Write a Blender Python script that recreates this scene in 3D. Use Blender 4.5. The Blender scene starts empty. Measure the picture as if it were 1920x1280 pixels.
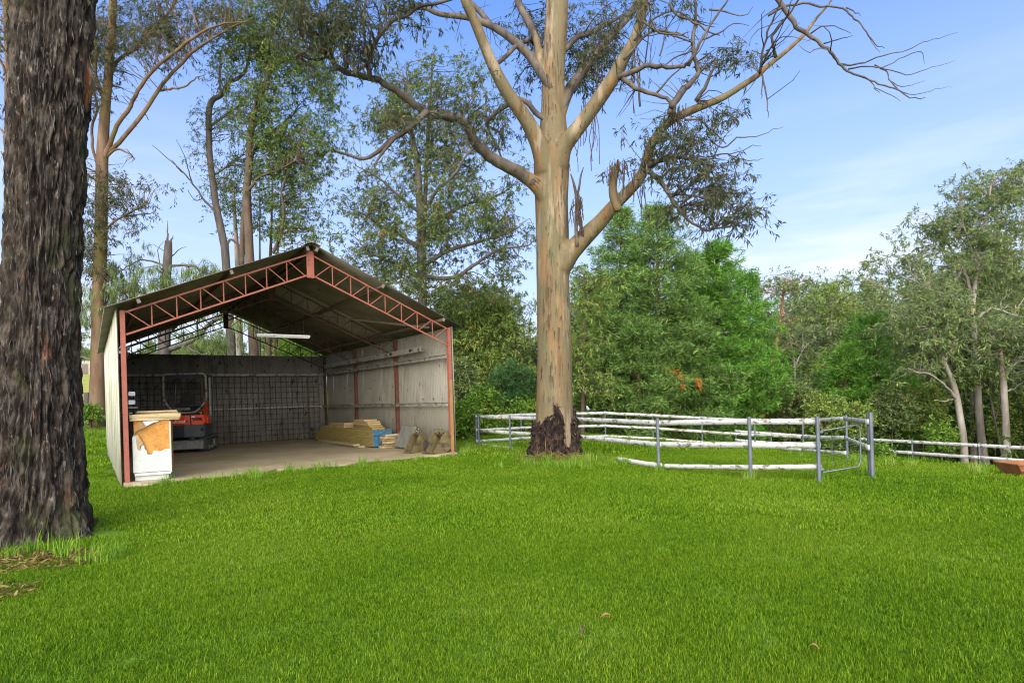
import bpy, math, random
import numpy as np
from mathutils import Matrix, Vector

random.seed(11)
R = math.radians
S = bpy.context.scene
C = S.collection

# ------------------------------------------------------------------ camera
F, CX, CY, ROLL, CAMH = 1083.0, 960.0, 744.6, 0.031, 1.4
cr, sr = math.cos(ROLL), math.sin(ROLL)
cam_d = bpy.data.cameras.new('camera')
cam_d.sensor_width = 36.0
cam_d.lens = F / 1920 * 36.0
cam_d.shift_y = (CY - 640) / 1920
cam_d.clip_start, cam_d.clip_end = 0.05, 2000
cam = bpy.data.objects.new('camera', cam_d)
C.objects.link(cam)
cam.matrix_world = Matrix(((cr, sr, 0, 0), (0, 0, -1, 0), (-sr, cr, 0, CAMH), (0, 0, 0, 1)))
S.camera = cam

# ------------------------------------------------------------------ sky and sun
SUN_EL, SUN_AZ = R(25), R(188)          # azimuth clockwise from +Y (the view direction)
world = bpy.data.worlds.new('World')
S.world = world
world.use_nodes = True
wn, wl = world.node_tree.nodes, world.node_tree.links
wn.clear()
w_out = wn.new('ShaderNodeOutputWorld')
w_bg = wn.new('ShaderNodeBackground')
w_bg.inputs['Strength'].default_value = 0.105
sky = wn.new('ShaderNodeTexSky')
sky.sky_type = 'NISHITA'
sky.sun_disc = False
sky.sun_elevation = SUN_EL
sky.sun_rotation = SUN_AZ
sky.air_density, sky.dust_density, sky.ozone_density = 1.0, 0.5, 4.5
hs = wn.new('ShaderNodeHueSaturation')
hs.inputs['Saturation'].default_value = 1.42
hs.inputs['Hue'].default_value = 0.512
hs.inputs['Value'].default_value = 1.0
tc = wn.new('ShaderNodeTexCoord')
mp = wn.new('ShaderNodeMapping')
mp.inputs['Scale'].default_value = (1.6, 1.6, 9.0)
cn = wn.new('ShaderNodeTexNoise')
cn.inputs['Scale'].default_value = 1.7
cn.inputs['Detail'].default_value = 7
cn.inputs['Roughness'].default_value = 0.55
cramp = wn.new('ShaderNodeValToRGB')
cramp.color_ramp.elements[0].position, cramp.color_ramp.elements[1].position = 0.46, 0.70
sep = wn.new('ShaderNodeSeparateXYZ')
band = wn.new('ShaderNodeMapRange')      # thin cloud lies low over the horizon all the way round
band.inputs['From Min'].default_value, band.inputs['From Max'].default_value = 0.42, 0.10
mul = wn.new('ShaderNodeMath'); mul.operation = 'MULTIPLY'
base_h = wn.new('ShaderNodeMapRange')    # milky air close to the horizon
base_h.inputs['From Min'].default_value, base_h.inputs['From Max'].default_value = 0.72, 0.05
base_h.inputs['To Max'].default_value = 1.0
cmix = wn.new('ShaderNodeMixRGB')
cmix.inputs['Color2'].default_value = (2.65, 2.9, 3.4, 1)
cloud = wn.new('ShaderNodeMixRGB')
cloud.inputs['Color2'].default_value = (3.5, 3.55, 3.65, 1)
wl.new(tc.outputs['Generated'], mp.inputs['Vector'])
wl.new(mp.outputs['Vector'], cn.inputs['Vector'])
wl.new(cn.outputs['Fac'], cramp.inputs['Fac'])
wl.new(tc.outputs['Generated'], sep.inputs['Vector'])
wl.new(sep.outputs['Z'], band.inputs['Value'])
wl.new(sep.outputs['Z'], base_h.inputs['Value'])
wl.new(cramp.outputs['Color'], mul.inputs[0])
wl.new(band.outputs['Result'], mul.inputs[1])
wl.new(sky.outputs['Color'], hs.inputs['Color'])
wl.new(hs.outputs['Color'], cmix.inputs['Color1'])
wl.new(base_h.outputs['Result'], cmix.inputs['Fac'])
wl.new(cmix.outputs['Color'], cloud.inputs['Color1'])
wl.new(mul.outputs['Value'], cloud.inputs['Fac'])
wl.new(cloud.outputs['Color'], w_bg.inputs['Color'])
wl.new(w_bg.outputs['Background'], w_out.inputs['Surface'])

sun_d = bpy.data.lights.new('sun', 'SUN')
sun_d.energy = 3.7
sun_d.angle = R(95)  # disc spread very wide, so the sun doubles as broad front fill
sun_d.color = (1.0, 0.93, 0.82)
sun = bpy.data.objects.new('sun', sun_d)
C.objects.link(sun)
to_sun = Vector((math.sin(SUN_AZ) * math.cos(SUN_EL), math.cos(SUN_AZ) * math.cos(SUN_EL), math.sin(SUN_EL)))
sun.rotation_euler = to_sun.to_track_quat('Z', 'Y').to_euler()

vs = S.view_settings
vs.view_transform = 'Standard'
vs.look = 'None'
vs.exposure = 1.62
vs.gamma = 1
vs.use_curve_mapping = False
S.cycles.max_bounces = 6
S.cycles.diffuse_bounces = 4
S.cycles.transparent_max_bounces = 4
S.cycles.use_denoising = True
S.cycles.denoising_prefilter = 'ACCURATE'
S.cycles.pixel_filter_type = 'BLACKMAN_HARRIS'
S.cycles.filter_width = 1.15
S.cycles.sample_clamp_indirect = 4.0

# ------------------------------------------------------------------ space helpers
def sstep(x, a, b):
    t = np.clip((np.asarray(x, float) - a) / (b - a), 0, 1)
    return t * t * (3 - 2 * t)

def Hn(x, y):
    """Height of the land."""
    x = np.asarray(x, float); y = np.asarray(y, float)
    s = 0.9 * x + 0.45 * y
    t = -0.6 * x + 0.8 * y
    q = s - 10.9
    q = 0.5 * (q + np.sqrt(q * q + 0.6))
    h = -0.132 * np.minimum(q, 11.5) - 2.4 * sstep(s, 21.5, 34)
    h = h + np.minimum(0.10 * np.maximum(0, s - 44), 9.0)
    r = np.maximum(0, t - 21)
    h = h + np.minimum(0.075 * r, 7.5 + 0.0 * r) * sstep(s, 26, 6)
    return h

def H(x, y):
    return float(Hn(x, y))

def P(u, v, d):
    """World point seen at pixel (u, v) of the 1920 wide photograph, d metres into the scene."""
    xc, zc = (u - CX) / F * d, (CY - v) / F * d
    return np.array((xc * cr + zc * sr, d, -xc * sr + zc * cr + CAMH))

def G(u, v):
    """Ground point under a pixel."""
    d = 1.5
    while d < 300:
        p = P(u, v, d)
        if p[2] <= H(p[0], p[1]):
            break
        d += 0.02
    return np.array((p[0], p[1], H(p[0], p[1])))

# value noise -------------------------------------------------------
def _hash(i, j, k):
    h = (i * 374761393 + j * 668265263 + k * 2147483647) & 0xFFFFFFFF
    h = ((h ^ (h >> 13)) * 1274126177) & 0xFFFFFFFF
    h = h ^ (h >> 16)
    return (h & 0xFFFF) / 65535.0

def vnoise(p):
    p = np.asarray(p, float)
    i = np.floor(p).astype(np.int64)
    f = p - i
    f = f * f * (3 - 2 * f)
    out = 0
    for a in (0, 1):
        for b in (0, 1):
            for c in (0, 1):
                w = (f[..., 0] if a else 1 - f[..., 0]) * (f[..., 1] if b else 1 - f[..., 1]) * (f[..., 2] if c else 1 - f[..., 2])
                out = out + w * _hash(i[..., 0] + a, i[..., 1] + b, i[..., 2] + c)
    return out

def fbm(p, o=4):
    p = np.asarray(p, float)
    s, a, t = 0, 0.5, 0
    for _ in range(o):
        s = s + a * vnoise(p); t += a
        p = p * 2.03 + 17.1; a *= 0.5
    return s / t

# ------------------------------------------------------------------ materials
def _mat(name):
    m = bpy.data.materials.new(name)
    m.use_nodes = True
    n = m.node_tree.nodes; l = m.node_tree.links
    return m, n, l, n['Principled BSDF']

def rgba(c):
    return (c[0], c[1], c[2], 1)

def ramp_node(n, stops):
    r = n.new('ShaderNodeValToRGB')
    e = r.color_ramp.elements
    while len(e) < len(stops):
        e.new(0.5)
    for k, (p, c) in enumerate(stops):
        e[k].position = p; e[k].color = rgba(c)
    return r

def surf(name, stops, scale=3.0, stretch=(1, 1, 1), rough=0.7, metal=0.0, bump=0.0, detail=6, stains=(), coord='Position', spec=0.3, bscale=None, distort=0.0):
    """Noise coloured surface; stains = (colour, scale, stretch, lo, hi) patches laid over it."""
    m, n, l, b = _mat(name)
    b.inputs['Roughness'].default_value = rough
    b.inputs['Metallic'].default_value = metal
    b.inputs['Specular IOR Level'].default_value = spec
    if coord == 'Position':
        src = n.new('ShaderNodeNewGeometry').outputs['Position']
    else:
        src = n.new('ShaderNodeTexCoord').outputs['Object']
    def noise(sc, st, det=detail, rg=0.6):
        mpn = n.new('ShaderNodeMapping'); mpn.inputs['Scale'].default_value = st
        l.new(src, mpn.inputs['Vector'])
        t = n.new('ShaderNodeTexNoise'); t.inputs['Scale'].default_value = sc
        t.inputs['Detail'].default_value = det; t.inputs['Roughness'].default_value = rg
        t.inputs['Distortion'].default_value = distort
        l.new(mpn.outputs['Vector'], t.inputs['Vector'])
        return t.outputs['Fac']
    fac = noise(scale, stretch)
    r = ramp_node(n, stops)
    l.new(fac, r.inputs['Fac'])
    col = r.outputs['Color']
    for k, (c, sc, st, lo, hi) in enumerate(stains):
        f2 = noise(sc, st, 7, 0.65)
        mr = n.new('ShaderNodeMapRange')
        mr.inputs['From Min'].default_value, mr.inputs['From Max'].default_value = lo, hi
        l.new(f2, mr.inputs['Value'])
        mix = n.new('ShaderNodeMixRGB'); mix.inputs['Color2'].default_value = rgba(c)
        l.new(mr.outputs['Result'], mix.inputs['Fac']); l.new(col, mix.inputs['Color1'])
        col = mix.outputs['Color']
    l.new(col, b.inputs['Base Color'])
    if bump:
        bp = n.new('ShaderNodeBump'); bp.inputs['Strength'].default_value = bump
        bp.inputs['Distance'].default_value = 0.02
        l.new(noise(bscale or scale * 3, stretch, 8, 0.7), bp.inputs['Height'])
        l.new(bp.outputs['Normal'], b.inputs['Normal'])
    return m

def leafmat(name, stops, trans=0.35, rough=0.5, hue_noise=0.0):
    """Foliage: colour by each leaf's own tint, light passes through."""
    m, n, l, b = _mat(name)
    at = n.new('ShaderNodeAttribute'); at.attribute_name = 'tint'
    r = ramp_node(n, stops)
    l.new(at.outputs['Fac'], r.inputs['Fac'])
    b.inputs['Roughness'].default_value = rough
    b.inputs['Specular IOR Level'].default_value = 0.25
    tr = n.new('ShaderNodeBsdfTranslucent')
    ms = n.new('ShaderNodeMixShader'); ms.inputs['Fac'].default_value = trans
    l.new(r.outputs['Color'], b.inputs['Base Color']); l.new(r.outputs['Color'], tr.inputs['Color'])
    l.new(b.outputs['BSDF'], ms.inputs[1]); l.new(tr.outputs['BSDF'], ms.inputs[2])
    l.new(ms.outputs['Shader'], n['Material Output'].inputs['Surface'])
    return m

def grassmat(name, dark, mid, light, dry):
    m, n, l, b = _mat(name)
    at = n.new('ShaderNodeAttribute'); at.attribute_name = 'tint'
    r = ramp_node(n, [(0.0, dark), (0.5, mid), (0.93, light), (1.0, dry)])
    g = n.new('ShaderNodeNewGeometry')
    nz = n.new('ShaderNodeTexNoise'); nz.inputs['Scale'].default_value = 0.45; nz.inputs['Detail'].default_value = 5
    l.new(g.outputs['Position'], nz.inputs['Vector'])
    mr = n.new('ShaderNodeMapRange'); mr.inputs['From Min'].default_value, mr.inputs['From Max'].default_value = 0.3, 0.7
    mr.inputs['To Min'].default_value, mr.inputs['To Max'].default_value = -0.17, 0.15
    l.new(nz.outputs['Fac'], mr.inputs['Value'])
    ad = n.new('ShaderNodeMath'); ad.operation = 'ADD'; ad.use_clamp = True
    l.new(at.outputs['Fac'], ad.inputs[0]); l.new(mr.outputs['Result'], ad.inputs[1])
    l.new(ad.outputs['Value'], r.inputs['Fac'])
    b.inputs['Roughness'].default_value = 0.6
    b.inputs['Specular IOR Level'].default_value = 0.15
    tr = n.new('ShaderNodeBsdfTranslucent')
    ms = n.new('ShaderNodeMixShader'); ms.inputs['Fac'].default_value = 0.3
    l.new(r.outputs['Color'], b.inputs['Base Color']); l.new(r.outputs['Color'], tr.inputs['Color'])
    l.new(b.outputs['BSDF'], ms.inputs[1]); l.new(tr.outputs['BSDF'], ms.inputs[2])
    l.new(ms.outputs['Shader'], n['Material Output'].inputs['Surface'])
    return m

M = {}
M['grass'] = grassmat('lawn_grass', (0.028, 0.088, 0.002), (0.105, 0.212, 0.004), (0.235, 0.345, 0.014), (0.27, 0.33, 0.05))
M['weed'] = grassmat('weed', (0.06, 0.16, 0.012), (0.15, 0.30, 0.02), (0.27, 0.40, 0.04), (0.40, 0.36, 0.12))
M['straw'] = leafmat('dry_litter', [(0, (0.072, 0.047, 0.015)), (0.4, (0.180, 0.116, 0.035)), (0.75, (0.276, 0.198, 0.065)), (1, (0.168, 0.176, 0.030))], 0.15)
M['galv'] = surf('galvanised_steel', [(0.3, (0.099, 0.108, 0.130)), (0.7, (0.153, 0.169, 0.198))], 9, (1, 1, 0.4), 0.5, 0.4, 0.1, stains=[((0.072, 0.047, 0.031), 6, (1, 1, 1), 0.62, 0.75)])
M['rail'] = surf('peeling_white_paint', [(0.25, (0.36, 0.36, 0.335)), (0.7, (0.50, 0.505, 0.49))], 5, (1, 1, 1), 0.7, 0, 0.3, stains=[((0.13, 0.11, 0.085), 7, (1, 1, 2.2), 0.555, 0.59), ((0.28, 0.27, 0.23), 16, (1, 1, 2.2), 0.56, 0.62), ((0.40, 0.41, 0.32), 1.3, (1, 1, 1), 0.58, 0.75)])
M['rail_old'] = surf('old_mossy_white_paint', [(0.25, (0.42, 0.43, 0.36)), (0.7, (0.62, 0.62, 0.55))], 5, (1, 1, 1), 0.8, 0, 0.3, stains=[((0.18, 0.16, 0.10), 6, (1, 1, 2), 0.52, 0.58), ((0.34, 0.38, 0.2), 1.5, (1, 1, 1), 0.5, 0.7)])
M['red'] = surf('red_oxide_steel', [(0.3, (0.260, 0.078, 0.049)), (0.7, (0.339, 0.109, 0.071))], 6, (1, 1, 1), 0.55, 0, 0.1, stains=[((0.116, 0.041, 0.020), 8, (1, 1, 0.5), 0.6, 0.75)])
M['red_dark'] = surf('shaded_dirty_red_steel', [(0.3, (0.050, 0.024, 0.018)), (0.7, (0.085, 0.038, 0.028))], 6, (1, 1, 1), 0.7)  # same red paint, darkened for the deep shade and dirt inside the shed
M['red_mid'] = surf('mid_red_steel', [(0.3, (0.111, 0.038, 0.025)), (0.7, (0.170, 0.060, 0.038))], 6, (1, 1, 1), 0.7, stains=[((0.043, 0.025, 0.017), 5, (1, 1, .4), .52, .68)])  # in-between red for the inner right posts
M['iron_in'] = surf('grey_corrugated_iron', [(0.25, (0.27, 0.25, 0.20)), (0.7, (0.38, 0.355, 0.29))], 1.2, (1, 1, 0.5), 0.6, 0.15, 0.05,
    stains=[((0.035, 0.03, 0.025), 9.0, (1, 1, 0.45), 0.63, 0.67), ((0.17, 0.15, 0.11), 2.2, (1, 1, 0.3), 0.56, 0.85)])
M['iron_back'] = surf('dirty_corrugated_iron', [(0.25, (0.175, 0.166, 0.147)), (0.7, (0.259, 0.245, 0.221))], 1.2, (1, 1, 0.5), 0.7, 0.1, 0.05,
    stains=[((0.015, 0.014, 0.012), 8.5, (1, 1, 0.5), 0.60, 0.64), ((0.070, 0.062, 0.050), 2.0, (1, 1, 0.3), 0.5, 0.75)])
M['iron_left'] = surf('mossy_cream_sheet', [(0.25, (0.40, 0.385, 0.29)), (0.7, (0.56, 0.55, 0.46))], 2.2, (1, 1, 0.12), 0.7, 0, 0.05,
    stains=[((0.20, 0.215, 0.05), 2.4, (1, 1, 0.14), 0.50, 0.66), ((0.30, 0.27, 0.19), 7, (1, 1, 0.1), 0.58, 0.72)])
M['roof'] = surf('weathered_roof_iron', [(0.3, (0.150, 0.137, 0.103)), (0.65, (0.269, 0.244, 0.184))], 2.0, (1, 1, 1), 0.65, 0.2, 0.1,
    stains=[((0.250, 0.165, 0.092), 1.3, (1, 1, 1), 0.60, 0.75), ((0.062, 0.067, 0.034), 4, (1, 1, 1), 0.55, 0.70)])
M['roof_pale'] = surf('fibreglass_sheet', [(0.25, (0.30, 0.29, 0.24)), (0.7, (0.44, 0.43, 0.37))], 2.0, (1, 1, 1), 0.5, 0, 0.05, stains=[((0.14, 0.12, 0.08), 5, (1, 1, 1), 0.56, 0.7)])
M['purlin'] = surf('aged_purlin', [(0.3, (0.10, 0.075, 0.055)), (0.7, (0.17, 0.13, 0.10))], 5, (1, 1, 1), 0.75)
M['purlin_end'] = surf('grey_purlin_end', [(0.3, (0.15, 0.12, 0.10)), (0.7, (0.24, 0.20, 0.17))], 12, (1, 1, 1), 0.75)
M['girt'] = surf('dusty_steel_girt', [(0.3, (0.27, 0.25, 0.21)), (0.7, (0.40, 0.38, 0.33))], 4, (1, 1, 1), 0.6, 0.1, stains=[((0.08, 0.065, 0.05), 6, (1, 1, 1), 0.52, 0.62)])
M['slab'] = surf('dusty_concrete', [(0.2, (0.231, 0.175, 0.098)), (0.5, (0.330, 0.265, 0.162)), (0.8, (0.407, 0.334, 0.216))], 0.9, (1, 1, 1), 0.85, 0, 0.15, 8,
    stains=[((0.253, 0.223, 0.073), 0.55, (1, 1, 1), 0.50, 0.68), ((0.143, 0.106, 0.059), 2.2, (1, 1.6, 1), 0.58, 0.72), ((0.484, 0.424, 0.304), 7, (1, 1, 1), 0.66, 0.74)], bscale=14)
M['wire'] = surf('rusty_wire', [(0.3, (0.028, 0.022, 0.018)), (0.7, (0.06, 0.045, 0.035))], 8, rough=0.7)
M['whitepaint'] = surf('old_white_paint', [(0.3, (0.42, 0.435, 0.395)), (0.7, (0.53, 0.545, 0.51))], 3, (1, 1, 1), 0.5, 0, 0.1, stains=[((0.30, 0.28, 0.2), 11, (1, 1, 2), 0.645, 0.68), ((0.52, 0.58, 0.46), 1.5, (1, 1, 1), 0.5, 0.75)])
M['chipboard'] = surf('bare_chipboard', [(0.25, (0.33, 0.135, 0.028)), (0.5, (0.46, 0.21, 0.045)), (0.8, (0.58, 0.32, 0.09))], 4.5, (1, 1, 1), 0.8, 0, 0.4, 8, stains=[((0.22, 0.10, 0.03), 28, (1, 1, 1), 0.57, 0.66)], bscale=60)
M['peel'] = surf('curled_veneer_back', [(0.3, (0.25, 0.16, 0.08)), (0.7, (0.40, 0.28, 0.15))], 8, rough=0.8)
M['timber'] = surf('raw_timber', [(0.25, (0.36, 0.24, 0.11)), (0.7, (0.55, 0.42, 0.23))], 3.5, (1, 1, 6), 0.75, 0, 0.2, stains=[((0.20, 0.12, 0.05), 5, (1, 1, 5), 0.58, 0.72)])
M['timber_yel'] = surf('yellow_treated_timber', [(0.25, (0.24, 0.18, 0.05)), (0.7, (0.40, 0.31, 0.11))], 3.0, (1, 1, 8), 0.75, 0, 0.2, stains=[((0.13, 0.10, 0.03), 4, (1, 1, 6), 0.55, 0.72)])
M['timber_gray'] = surf('weathered_timber', [(0.25, (0.25, 0.20, 0.11)), (0.7, (0.40, 0.34, 0.20))], 3.0, (1, 1, 8), 0.8, 0, 0.2)
M['blue'] = surf('blue_end_paint', [(0.3, (0.018, 0.10, 0.20)), (0.7, (0.03, 0.16, 0.30))], 9, rough=0.7, stains=[((0.30, 0.22, 0.10), 14, (1, 1, 1), 0.62, 0.70)])
M['slate'] = surf('grey_stone_slab', [(0.25, (0.12, 0.12, 0.10)), (0.7, (0.22, 0.22, 0.185))], 4, rough=0.85, bump=0.4, stains=[((0.07, 0.07, 0.06), 6, (1, 1, 1), 0.58, 0.7)])
M['black'] = surf('black_plastic', [(0.3, (0.010, 0.011, 0.012)), (0.7, (0.018, 0.019, 0.021))], 6, rough=0.45, spec=0.4)
M['charcoal'] = surf('charcoal_paint', [(0.3, (0.030, 0.036, 0.045)), (0.7, (0.05, 0.058, 0.07))], 3, rough=0.3, spec=0.5, stains=[((0.12, 0.10, 0.08), 7, (1, 1, 1), 0.66, 0.8)])
M['orange'] = surf('orange_red_paint', [(0.3, (0.782, 0.061, 0.010)), (0.7, (0.897, 0.083, 0.014))], 3, rough=0.3, spec=0.5, stains=[((0.345, 0.110, 0.050), 12, (1, 1, 1), 0.68, 0.8)])
M['rubber'] = surf('dusty_rubber', [(0.3, (0.035, 0.033, 0.028)), (0.7, (0.085, 0.078, 0.062))], 9, rough=0.85)
M['wornsteel'] = surf('worn_grey_steel', [(0.3, (0.13, 0.135, 0.12)), (0.7, (0.27, 0.275, 0.25))], 7, rough=0.6, metal=0.3, bump=0.2, stains=[((0.09, 0.06, 0.04), 9, (1, 1, 1), 0.55, 0.68)])
M['white'] = surf('clean_white', [(0.3, (0.76, 0.76, 0.74)), (0.7, (0.82, 0.82, 0.80))], 6, rough=0.5)
M['yellow'] = surf('yellow_cap', [(0.3, (0.55, 0.50, 0.02)), (0.7, (0.62, 0.58, 0.03))], 6, rough=0.4)
M['bucket'] = surf('worn_bucket_steel', [(0.25, (0.098, 0.075, 0.032)), (0.7, (0.175, 0.137, 0.059))], 5, rough=0.75, bump=0.3, stains=[((0.038, 0.026, 0.035), 3.0, (1, 1, 1), 0.52, 0.62), ((0.210, 0.189, 0.063), 5, (1, 1, 1), 0.56, 0.68)])
M['rust'] = surf('rusted_iron', [(0.25, (0.143, 0.052, 0.019)), (0.7, (0.270, 0.115, 0.046))], 4, rough=0.85, bump=0.3, stains=[((0.098, 0.077, 0.026), 3, (1, 1, 1), 0.55, 0.7)])
M['stub'] = surf('yellow_brown_pipe', [(0.3, (0.238, 0.129, 0.046)), (0.7, (0.308, 0.184, 0.072))], 5, rough=0.6)
# bark
M['bark_main'] = surf('smooth_gum_bark', [(0.36, (0.073, 0.050, 0.023)), (0.46, (0.147, 0.104, 0.051)), (0.54, (0.118, 0.099, 0.053)), (0.64, (0.206, 0.142, 0.068))], 4.2, (1, 1, 0.13), 0.8, 0, 0.6, 8,
    stains=[((0.212, 0.104, 0.036), 2.6, (1, 1, 0.2), 0.52, 0.66), ((0.257, 0.197, 0.129), 3.3, (1, 1, 0.13), 0.55, 0.63), ((0.110, 0.104, 0.047), 2.2, (1, 1, 0.22), 0.52, 0.64), ((0.046, 0.026, 0.013), 9.0, (1.6, 1.6, 0.3), 0.61, 0.67)], bscale=12)
M['bark_limb'] = surf('backlit_grey_limb_bark', [(0.36, (0.041, 0.030, 0.023)), (0.5, (0.080, 0.063, 0.047)), (0.64, (0.116, 0.094, 0.069))], 3, (1, 1, 0.4), 0.8, 0, 0.4, stains=[((0.050, 0.033, 0.025), 7, (1, 1, 0.5), 0.55, 0.68)])  # grey bark with backlight shade against the sky put into its colour
M['bark_burnt'] = surf('dark_shaggy_bark', [(0.35, (0.006, 0.004, 0.003)), (0.5, (0.022, 0.013, 0.009)), (0.66, (0.060, 0.034, 0.022))], 11, (1, 1, 0.5), 0.95, 0, 1.0, stains=[((0.25, 0.20, 0.05), 9, (1.5, 1.5, 0.4), 0.68, 0.74)])
M['bark_iron'] = surf('dark_furrowed_bark', [(0.38, (0.009, 0.006, 0.004)), (0.50, (0.032, 0.023, 0.017)), (0.64, (0.094, 0.074, 0.057))], 10, (1, 1, 0.45), 0.95, 0, 1.0, 9,
    stains=[((0.181, 0.066, 0.021), 4.0, (1, 1, 0.16), 0.57, 0.66), ((0.181, 0.154, 0.127), 12, (1, 1, 0.4), 0.59, 0.66), ((0.057, 0.066, 0.021), 1.3, (1, 1, 0.6), 0.54, 0.70)], bscale=26)
M['bark_tan'] = surf('tan_gum_bark', [(0.36, (0.064, 0.038, 0.019)), (0.5, (0.119, 0.071, 0.038)), (0.64, (0.170, 0.112, 0.066))], 2.5, (1, 1, 0.2), 0.85, 0, 0.4, stains=[((0.119, 0.098, 0.025), 1.1, (1, 1, 0.35), 0.5, 0.68)])
M['bark_pale'] = surf('pale_gum_bark', [(0.36, (0.13, 0.108, 0.085)), (0.5, (0.225, 0.195, 0.16)), (0.64, (0.32, 0.28, 0.235))], 2.5, (1, 1, 0.25), 0.8, 0, 0.3, stains=[((0.34, 0.16, 0.09), 1.8, (1, 1, 0.3), 0.58, 0.70)])
M['bark_orange'] = surf('orange_brown_bark', [(0.3, (0.20, 0.095, 0.04)), (0.7, (0.36, 0.19, 0.09))], 3, (1, 1, 0.3), 0.85, 0, 0.4)
M['bark_brown'] = surf('brown_bark', [(0.3, (0.060, 0.040, 0.028)), (0.7, (0.120, 0.084, 0.056))], 5, (1, 1, 0.3), 0.9, 0, 0.6)
M['bark_dead'] = surf('dead_grey_wood', [(0.3, (0.053, 0.044, 0.038)), (0.7, (0.120, 0.101, 0.086))], 5, (1, 1, 0.3), 0.9, 0, 0.6)
# foliage
M['leaf_gum'] = leafmat('gum_leaves', [(0, (0.047, 0.081, 0.020)), (0.45, (0.090, 0.143, 0.031)), (0.8, (0.163, 0.204, 0.046)), (1, (0.265, 0.133, 0.046))])
M['leaf_main'] = leafmat('dull_olive_gum_leaves', [(0, (0.034, 0.050, 0.022)), (0.5, (0.070, 0.088, 0.036)), (0.9, (0.115, 0.120, 0.050)), (1, (0.13, 0.07, 0.04))])
M['leaf_red'] = leafmat('reddish_gum_leaves', [(0, (0.043, 0.061, 0.029)), (0.4, (0.088, 0.108, 0.042)), (0.75, (0.155, 0.128, 0.061)), (1, (0.216, 0.081, 0.050))])
M['leaf_fresh'] = leafmat('fresh_gum_leaves', [(0, (0.040, 0.072, 0.014)), (0.5, (0.079, 0.140, 0.023)), (0.9, (0.151, 0.208, 0.033)), (1, (0.264, 0.225, 0.036))])
M['leaf_grey'] = leafmat('grey_green_leaves', [(0, (0.077, 0.120, 0.040)), (0.5, (0.141, 0.200, 0.061)), (0.9, (0.224, 0.290, 0.087)), (1, (0.343, 0.309, 0.087))])
M['leaf_pine'] = leafmat('pine_needles', [(0, (0.059, 0.126, 0.026)), (0.5, (0.128, 0.237, 0.047)), (0.93, (0.242, 0.373, 0.085)), (1, (0.406, 0.351, 0.041))], 0.3)
M['leaf_pine2'] = leafmat('bright_pine_needles', [(0, (0.050, 0.137, 0.018)), (0.5, (0.109, 0.267, 0.031)), (0.95, (0.211, 0.412, 0.054)), (1, (0.530, 0.366, 0.041))], 0.3)
M['leaf_cyp'] = leafmat('blue_green_needles', [(0, (0.026, 0.075, 0.020)), (0.5, (0.057, 0.142, 0.038)), (1, (0.120, 0.225, 0.060))], 0.2)
M['leaf_bright'] = leafmat('bright_shrub_leaves', [(0, (0.052, 0.124, 0.015)), (0.5, (0.121, 0.242, 0.025)), (0.9, (0.230, 0.366, 0.047)), (1, (0.391, 0.378, 0.063))])
M['leaf_olive'] = leafmat('olive_shrub_leaves', [(0, (0.091, 0.143, 0.027)), (0.5, (0.180, 0.274, 0.050)), (0.9, (0.306, 0.393, 0.079)), (1, (0.430, 0.263, 0.076))])
M['leaf_oak'] = leafmat('hanging_green_leaves', [(0, (0.076, 0.116, 0.035)), (0.5, (0.143, 0.209, 0.056)), (1, (0.242, 0.296, 0.076))])

def groundmat():
    m, n, l, b = _mat('grassy_ground')
    g = n.new('ShaderNodeNewGeometry')
    def noise(sc, d=6):
        t = n.new('ShaderNodeTexNoise'); t.inputs['Scale'].default_value = sc; t.inputs['Detail'].default_value = d
        t.inputs['Roughness'].default_value = 0.65
        l.new(g.outputs['Position'], t.inputs['Vector']); return t.outputs['Fac']
    r = ramp_node(n, [(0.25, (0.055, 0.105, 0.012)), (0.5, (0.100, 0.190, 0.018)), (0.75, (0.16, 0.24, 0.03))])
    l.new(noise(1.6), r.inputs['Fac'])
    # the open paddock beyond the shed is drier and yellower grass
    at = n.new('ShaderNodeAttribute'); at.attribute_name = 'paddock'
    r2 = ramp_node(n, [(0.3, (0.23, 0.27, 0.045)), (0.7, (0.40, 0.40, 0.10))])
    l.new(noise(0.25), r2.inputs['Fac'])
    mix = n.new('ShaderNodeMixRGB')
    l.new(at.outputs['Fac'], mix.inputs['Fac']); l.new(r.outputs['Color'], mix.inputs['Color1']); l.new(r2.outputs['Color'], mix.inputs['Color2'])
    mr = n.new('ShaderNodeMapRange'); mr.inputs['From Min'].default_value, mr.inputs['From Max'].default_value = 0.56, 0.72
    l.new(noise(3.3), mr.inputs['Value'])
    m3 = n.new('ShaderNodeMixRGB'); m3.inputs['Color2'].default_value = (0.10, 0.085, 0.035, 1)
    l.new(mr.outputs['Result'], m3.inputs['Fac']); l.new(mix.outputs['Color'], m3.inputs['Color1'])
    l.new(m3.outputs['Color'], b.inputs['Base Color'])
    b.inputs['Roughness'].default_value = 0.95; b.inputs['Specular IOR Level'].default_value = 0.1
    bp = n.new('ShaderNodeBump'); bp.inputs['Strength'].default_value = 0.6; bp.inputs['Distance'].default_value = 0.05
    l.new(noise(22, 4), bp.inputs['Height']); l.new(bp.outputs['Normal'], b.inputs['Normal'])
    return m
M['ground'] = groundmat()

# ------------------------------------------------------------------ object helpers
def tag(o, label=None, cat=None, group=None, kind=None):
    if label: o['label'] = label
    if cat: o['category'] = cat
    if group: o['group'] = group
    if kind: o['kind'] = kind
    return o

def empty(name, loc=(0, 0, 0), rz=0.0):
    o = bpy.data.objects.new(name, None)
    o.empty_display_size = 0.2
    C.objects.link(o)
    o.location = tuple(float(a) for a in loc)
    o.rotation_euler = (0, 0, rz)
    return o

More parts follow.
